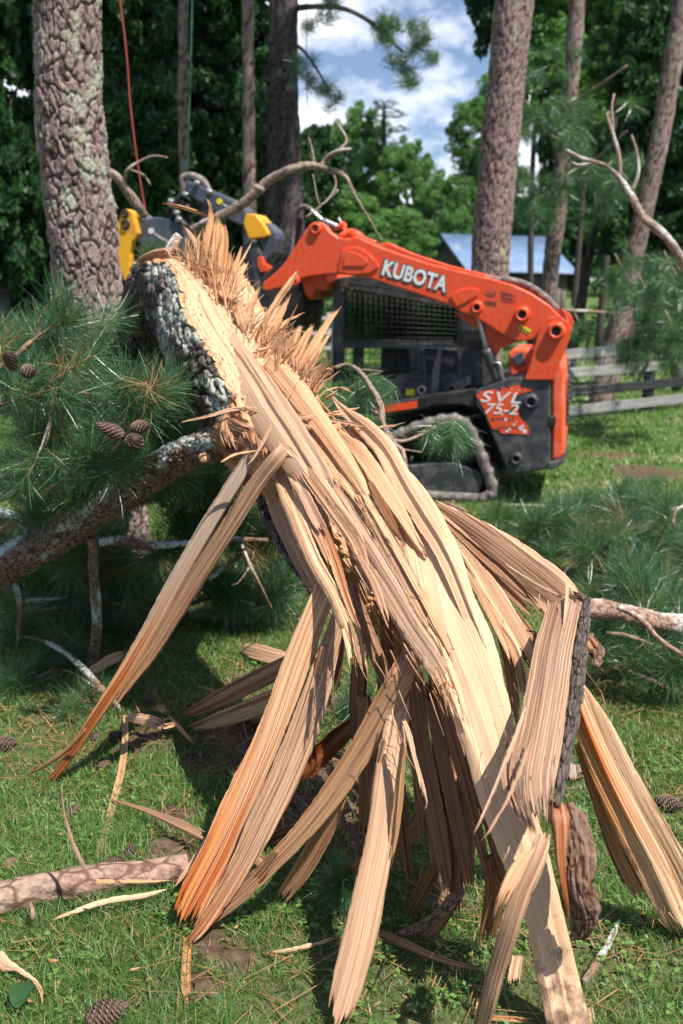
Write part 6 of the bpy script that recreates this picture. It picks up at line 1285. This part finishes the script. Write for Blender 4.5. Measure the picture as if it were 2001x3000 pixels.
bare('lichen-covered forked twig leaning on the grass, left of the prongs', [[(50, 1462, 6, 5.4), (100, 1472, 10, 5.2), (150, 1500, 14, 5.0), (200, 1545, 16, 4.8), (235, 1585, 15, 4.65), (262, 1612, 14, 4.6), (278, 1640, 8, None)], [(180, 1530, 8, 4.8), (150, 1500, 7, 4.9), (110, 1480, 5, 5)]], M_TWIG, 128, lic=.8)
bare('broken lichen stick on the grass right of the bent bark chunk', [[(1340, 2260, 16, None), (1365, 2220, 19, None), (1395, 2170, 17, None), (1422, 2115, 12, None)], [(1375, 2195, 9, None), (1355, 2160, 8, None), (1342, 2138, 5, None)]], M_TWIG, 129, name='stick', cat='stick', lic=.3, seg=20, ds=.01)
bare('dark stick flat in the grass below the centre plank', [[(800, 2325, 9, None), (870, 2318, 9, None), (940, 2322, 7, None), (960, 2316, 4, None)]], M_TWIG, 130, name='stick', cat='stick', lic=0)
bare('pale bleached twig on the far grass beside the loader track', [[(1150, 1160, 6, None), (1230, 1162, 7, None), (1330, 1168, 6, None), (1400, 1172, 4, None)]], M_DEAD, 131, name='stick', cat='stick', lic=.6)
bare('white curled twig at the right edge above the needles', [[(1545, 1210, 5, 6.6), (1548, 1180, 7, 6.6), (1562, 1165, 8, 6.6), (1590, 1160, 7, 6.6)]], M_DEAD, 132, name='stick', cat='stick', lic=.9)
bare('short pale-green lichen stub behind the upright twig', [[(235, 1328, 12, 5.6), (270, 1326, 14, 5.6), (310, 1324, 8, 5.6)]], M_TWIG, 133, name='stick', cat='stick', lic=.9)
bare('lichen stick lying in the dark behind the upright twig', [[(60, 1410, 12, 5.9), (150, 1395, 12, 5.9), (230, 1378, 10, 5.9)]], M_TWIG, 134, name='stick', cat='stick', lic=.7)
bare('crooked thin dark twig hanging left in the shade of the side branch', [[(34, 1340, 14, 5.2), (46, 1390, 12, 5.2), (44, 1450, 10, 5.3), (42, 1485, 8, 5.4)]], M_TWIG, 135, lic=.3)
bare('thin crooked twig in the dark gap left of the splinter fan', [[(555, 1250, 6, 5.2), (575, 1300, 8, 5.1), (600, 1350, 7, 5.1), (625, 1400, 5, 5.2)], [(575, 1300, 4, 5.1), (545, 1340, 3, 5.1), (530, 1345, 2, 5.1)]], M_TWIG, 136, lic=.6)
bare('red climbing rope hanging beside the thick left pine', [[(268, -60, 4, 9), (290, 120, 4, 9), (300, 250, 4, 9), (318, 390, 4, 9), (336, 498, 4, 9)]], M_RED, 137, name='rope', cat='rope', disp=0)
bare('thin green line running down beside the first slim trunk', [[(443, -60, 3, 13), (436, 200, 3, 13), (427, 480, 3, 13)]], M_GRN, 138, name='rope', cat='rope', disp=0)
bare('thin dark line hanging in the sky beside the dark pine', [[(704, -60, 2, 13), (704, 170, 2, 13), (708, 280, 2, 13)]], M_BLK2, 139, name='rope', cat='rope', disp=0)
# ---------------------------------------------------------------- cones, chips and loose slivers on the grass
for x, y, dr, me, s_, lb in ((242, 2322, (.9, .55, .12), CONES[0], 1.35, 'largest open brown pine cone, low in the lower left grass'), (296, 1962, (.15, .4, 1), CONES[0], .95, 'pine cone standing upright behind the pinkish log'), (262, 1985, (-1, .3, .1), CONES[2], 1.1, 'squat pine cone lying against the upright one'),
        (14, 1710, (1, .2, .05), CONES[2], 1.15, 'grey pine cone at the left edge of the grass'), (222, 1692, (.2, 1, .2), CONES[2], .8, 'left one of two small cones right of the resin prong tip'), (262, 1690, (.7, .7, .2), CONES[2], .8, 'right one of two small cones right of the resin prong tip'),
        (238, 1752, (.3, 1, .1), CONES[0], .95, 'pale pine cone half way between prong tip and log'), (340, 1612, (1, .3, .1), CONES[0], .95, 'weathered cone beside the snapped board end'), (1535, 1845, (.9, -.5, .1), CONES[0], 1.15, 'grey pine cone at the right edge beside the resin board'),
        (530, 1437, (1, -.2, .1), CONES[0], 1.2, 'brown pine cone in the lit grass behind the fan'), (168, 1862, (.3, .8, .2), CONES[2], .8, 'grey cone sunk in the grass above the log'), (420, 1710, (.3, .8, .2), CONES[2], .8, 'dim cone at the edge of the shaded soil'),
        (640, 1425, (1, .3, .2), CONES[2], .9, 'small pinkish cone near the lit grass patch'), (1380, 1745, (.4, .8, .2), CONES[2], .7, 'small cone right of the orange board')):
    d = gd(x, y, .03); c = P(x, y, d); c[2] = float(gh(c[0], c[1])) + .022 * s_; put_cone(c, dr, me, None, s_, lb)
def loose(label, pts, cat='wood splinter', name='loose_splinter', **kw):
    x, y, w, d = pts[len(pts) // 2]; c = G(x, y); c[2] = 0; root = thing(name, c, label, cat)
    ribbon('strip', pts, parent=root, **kw); return root
loose('bent grey sliver standing up over the pinkish log', [(140, 1800, 3, 3.15), (148, 1870, 7, None), (165, 1930, 10, None), (190, 1985, 11, None), (213, 2024, 11, 3.1)], tone=.2, stripe=.3, gry=.7, ridge=.6)
loose('flat sliver lying across the top of the pinkish log', [(213, 2024, 10, 3.1), (300, 2024, 9, 3.13), (405, 2021, 5, 3.2)], tone=.35, stripe=.3, ridge=.6)
loose('pale pointed sliver left of the big resin board', [(210, 1826, 3, 'g'), (290, 1846, 9, (.06,)), (350, 1866, 14, (.08,)), (410, 1892, 22, (.10,)), (472, 1922, 22, (.10,))], tone=0, stripe=.3, ridge=.8, rag=(.1, .4))
loose('bright sliver in the grass below the pinkish log', [(115, 2114, 4, 'g'), (180, 2090, 11, (.03,)), (250, 2068, 14, (.04,)), (330, 2056, 12, (.05,)), (385, 2042, 6, (.05,))], tone=0, stripe=.2, ridge=.6)
loose('short sliver on the grass left of the centre plank', [(620, 2188, 6, 'g'), (680, 2178, 10, (.03,)), (740, 2163, 9, (.03,)), (784, 2146, 5, (.03,))], tone=.1, stripe=.4, ridge=.8)
loose('orange chip lying just below the short sliver', [(598, 2186, 6, 'g'), (640, 2196, 9, (.02,)), (686, 2214, 6, (.02,))], tone=.9, stripe=.6, res=(.5, .4), ridge=1)
loose('brown strip lying flat under the fan, curving right', [(860, 2138, 16, 'g'), (920, 2162, 20, (.03,)), (983, 2192, 17, (.04,)), (1050, 2214, 14, (.04,)), (1118, 2230, 9, (.04,))], tone=.8, stripe=.8, res=(.3, .2, .1), ridge=1.2)
loose('orange-edged strip at the bottom edge between the legs', [(1088, 2335, 9, 'g'), (1170, 2340, 13, (.02,)), (1258, 2346, 10, (.02,))], tone=.5, stripe=.8, res=(.6, .5), ridge=1)
loose('small tan strip under the left leg of the trident', [(1124, 2262, 14, 'g'), (1100, 2300, 12, 'g'), (1088, 2330, 8, 'g')], tone=.5, stripe=.6, ridge=1)
loose('short block standing behind the main slab foot', [(1190, 2190, 24, (.05,)), (1180, 2240, 30, (.02,)), (1176, 2280, 20, 'g')], tone=.3, stripe=.9, ridge=1.4, th=.5)
loose('narrow block at the very bottom beside the main slab', [(1352, 2310, 16, (.03,)), (1358, 2350, 18, 'g'), (1358, 2390, 16, 'g')], tone=.2, stripe=.4, ridge=.8)
loose('long flat tan strip below the snapped board end', [(288, 1640, 10, (.04,)), (287, 1700, 15, (.04,)), (278, 1770, 17, (.04,)), (258, 1850, 16, (.03,)), (240, 1920, 15, (.02,)), (216, 1978, 8, 'g')], tone=.45, stripe=.6, ridge=1)
loose('snapped board end lying left to right by the bare soil', [(286, 1646, 18, (.10,)), (330, 1652, 26, (.12,)), (370, 1662, 26, (.12,)), (410, 1656, 16, (.10,))], tone=.2, stripe=.5, ridge=.8)
loose('thin sliver crossing the end of the snapped board', [(386, 1642, 6, (.12,)), (416, 1676, 11, (.08,)), (452, 1716, 6, 'g')], tone=.3, stripe=.5, ridge=.8)
loose('bright chunky block in the lit grass behind the fan', [(556, 1488, 22, (.05,)), (600, 1500, 40, (.07,)), (650, 1512, 34, (.07,)), (690, 1510, 24, (.05,))], tone=0, stripe=.5, ridge=2, th=.4, rag=(.6, .6))
loose('bright block lying at the foot of the upright lichen twig', [(185, 1552, 14, (.04,)), (220, 1535, 22, (.06,)), (260, 1512, 24, (.07,)), (300, 1500, 12, (.06,))], tone=.05, stripe=.3, ridge=1.4, th=.5)
loose('pinkish chip in the dark behind the lying boards', [(450, 1576, 12, 'g'), (480, 1590, 20, (.02,)), (520, 1606, 14, (.02,))], tone=.2, stripe=.6, ridge=1)
loose('small curled chip beside the weathered cone', [(360, 1620, 10, (.05,)), (380, 1632, 16, (.06,)), (400, 1640, 9, (.03,))], tone=.4, stripe=.5, ridge=1)
loose('pale flake at the bottom left corner of the grass', [(-10, 2190, 30, (.03,)), (12, 2215, 30, (.04,)), (40, 2225, 14, (.05,)), (90, 2262, 6, (.04,)), (100, 2310, 2, 'g')], tone=0, stripe=.2, ridge=.6, cup=.1)
loose('short split block under the curved leg', [(572, 1965, 18, (.06,)), (596, 1978, 28, (.06,)), (612, 1990, 20, (.05,))], tone=.1, stripe=1, ridge=1.6, th=.6, rag=(.1, .1))
loose('small wedge of bark and wood at the far left grass', [(0, 1995, 16, 'g'), (20, 1985, 26, (.02,)), (52, 1972, 18, (.02,))], tone=.7, stripe=.9, mat=M_BARK_R, ridge=1.4)
loose('lichen flake on the grass beside the left log', [(52, 1950, 16, 'g'), (66, 1965, 22, (.02,)), (78, 1982, 12, 'g')], tone=.2, mat=M_PEEL, ridge=1)
loose('white lichen flake behind the bark chunk', [(1318, 1752, 26, (.03,)), (1320, 1780, 36, (.04,)), (1312, 1804, 22, 'g')], tone=.0, gry=1, ridge=1.4)
rs = random.Random(77)
for q in range(26):
    x, y = rs.uniform(40, 1100), rs.uniform(1560, 2330); a = rs.uniform(0, 3.14); l = rs.uniform(8, 22)
    loose('tiny scattered wood chip in the grass', [(x - math.cos(a) * l, y - math.sin(a) * l * .6, 3, (.02,)), (x, y, rs.uniform(5, 9), (.03,)), (x + math.cos(a) * l, y + math.sin(a) * l * .6, 3, (.02,))], cat='wood chip', name='wood_chip', tone=rs.uniform(0, .9), stripe=.5, ridge=1)['group'] = 'scattered wood chips'
# fresh needle tufts near the feet of the fan
nb = thing('needle_sprig', G(740, 2050) * [1, 1, 0], 'fresh green needle sprig under the centre plank', 'pine sprig')
tube('twig', [P(810, 2018, gd(810, 2018, .12)), P(770, 2030, gd(770, 2030, .12)), P(740, 2040, gd(740, 2040, .10))], [.006, .006, .004], M_TWIG, nb, seg=8, k=4)
rs = random.Random(9)
for q, (x, y, dr) in enumerate(((785, 2030, (-1, -.3, -.05)), (770, 2040, (-.9, -.8, .0)), (780, 2036, (-.6, -1, .1)), (765, 2030, (-1, .2, .1)))): add_tuft(nb, P(x, y, gd(x, y, .11)), dr, .62, TUFT, rs)
nb = thing('needle_sprig', G(800, 1640) * [1, 1, 0], 'pale needle sprig on the grass seen through the fan', 'pine sprig')
for q in range(4): add_tuft(nb, P(rs.uniform(770, 815), rs.uniform(1590, 1650), 4.6), (rs.uniform(-1, 1), -.3, .3), .8, TUFT, rs)
# dark round leaf at the lower left
n_ = 16; th = np.arange(n_) / n_ * 6.283; c = G(52, 2310); Lf = np.stack([c[0] + .032 * np.cos(th), c[1] + (.046 + .014 * np.abs(np.cos(th / 2 - .8)) ** 6) * np.sin(th), .045 + .014 * np.cos(th * 2)], 1)
V = np.vstack([Lf, [[c[0], c[1], .040]], Lf - [0, 0, .001], [[c[0], c[1], .039]]]); j = np.arange(n_); Fq = np.vstack([np.stack([np.full(n_, n_), j, (j + 1) % n_], 1), np.stack([np.full(n_, 2 * n_ + 1), n_ + 1 + (j + 1) % n_, n_ + 1 + j], 1)])
tag(mk('leaf', V, [Fq], M_LEAF, attrs=dict(tint=np.full(len(V), .6))), 'dark glossy round leaf in the lower left corner', 'leaf')
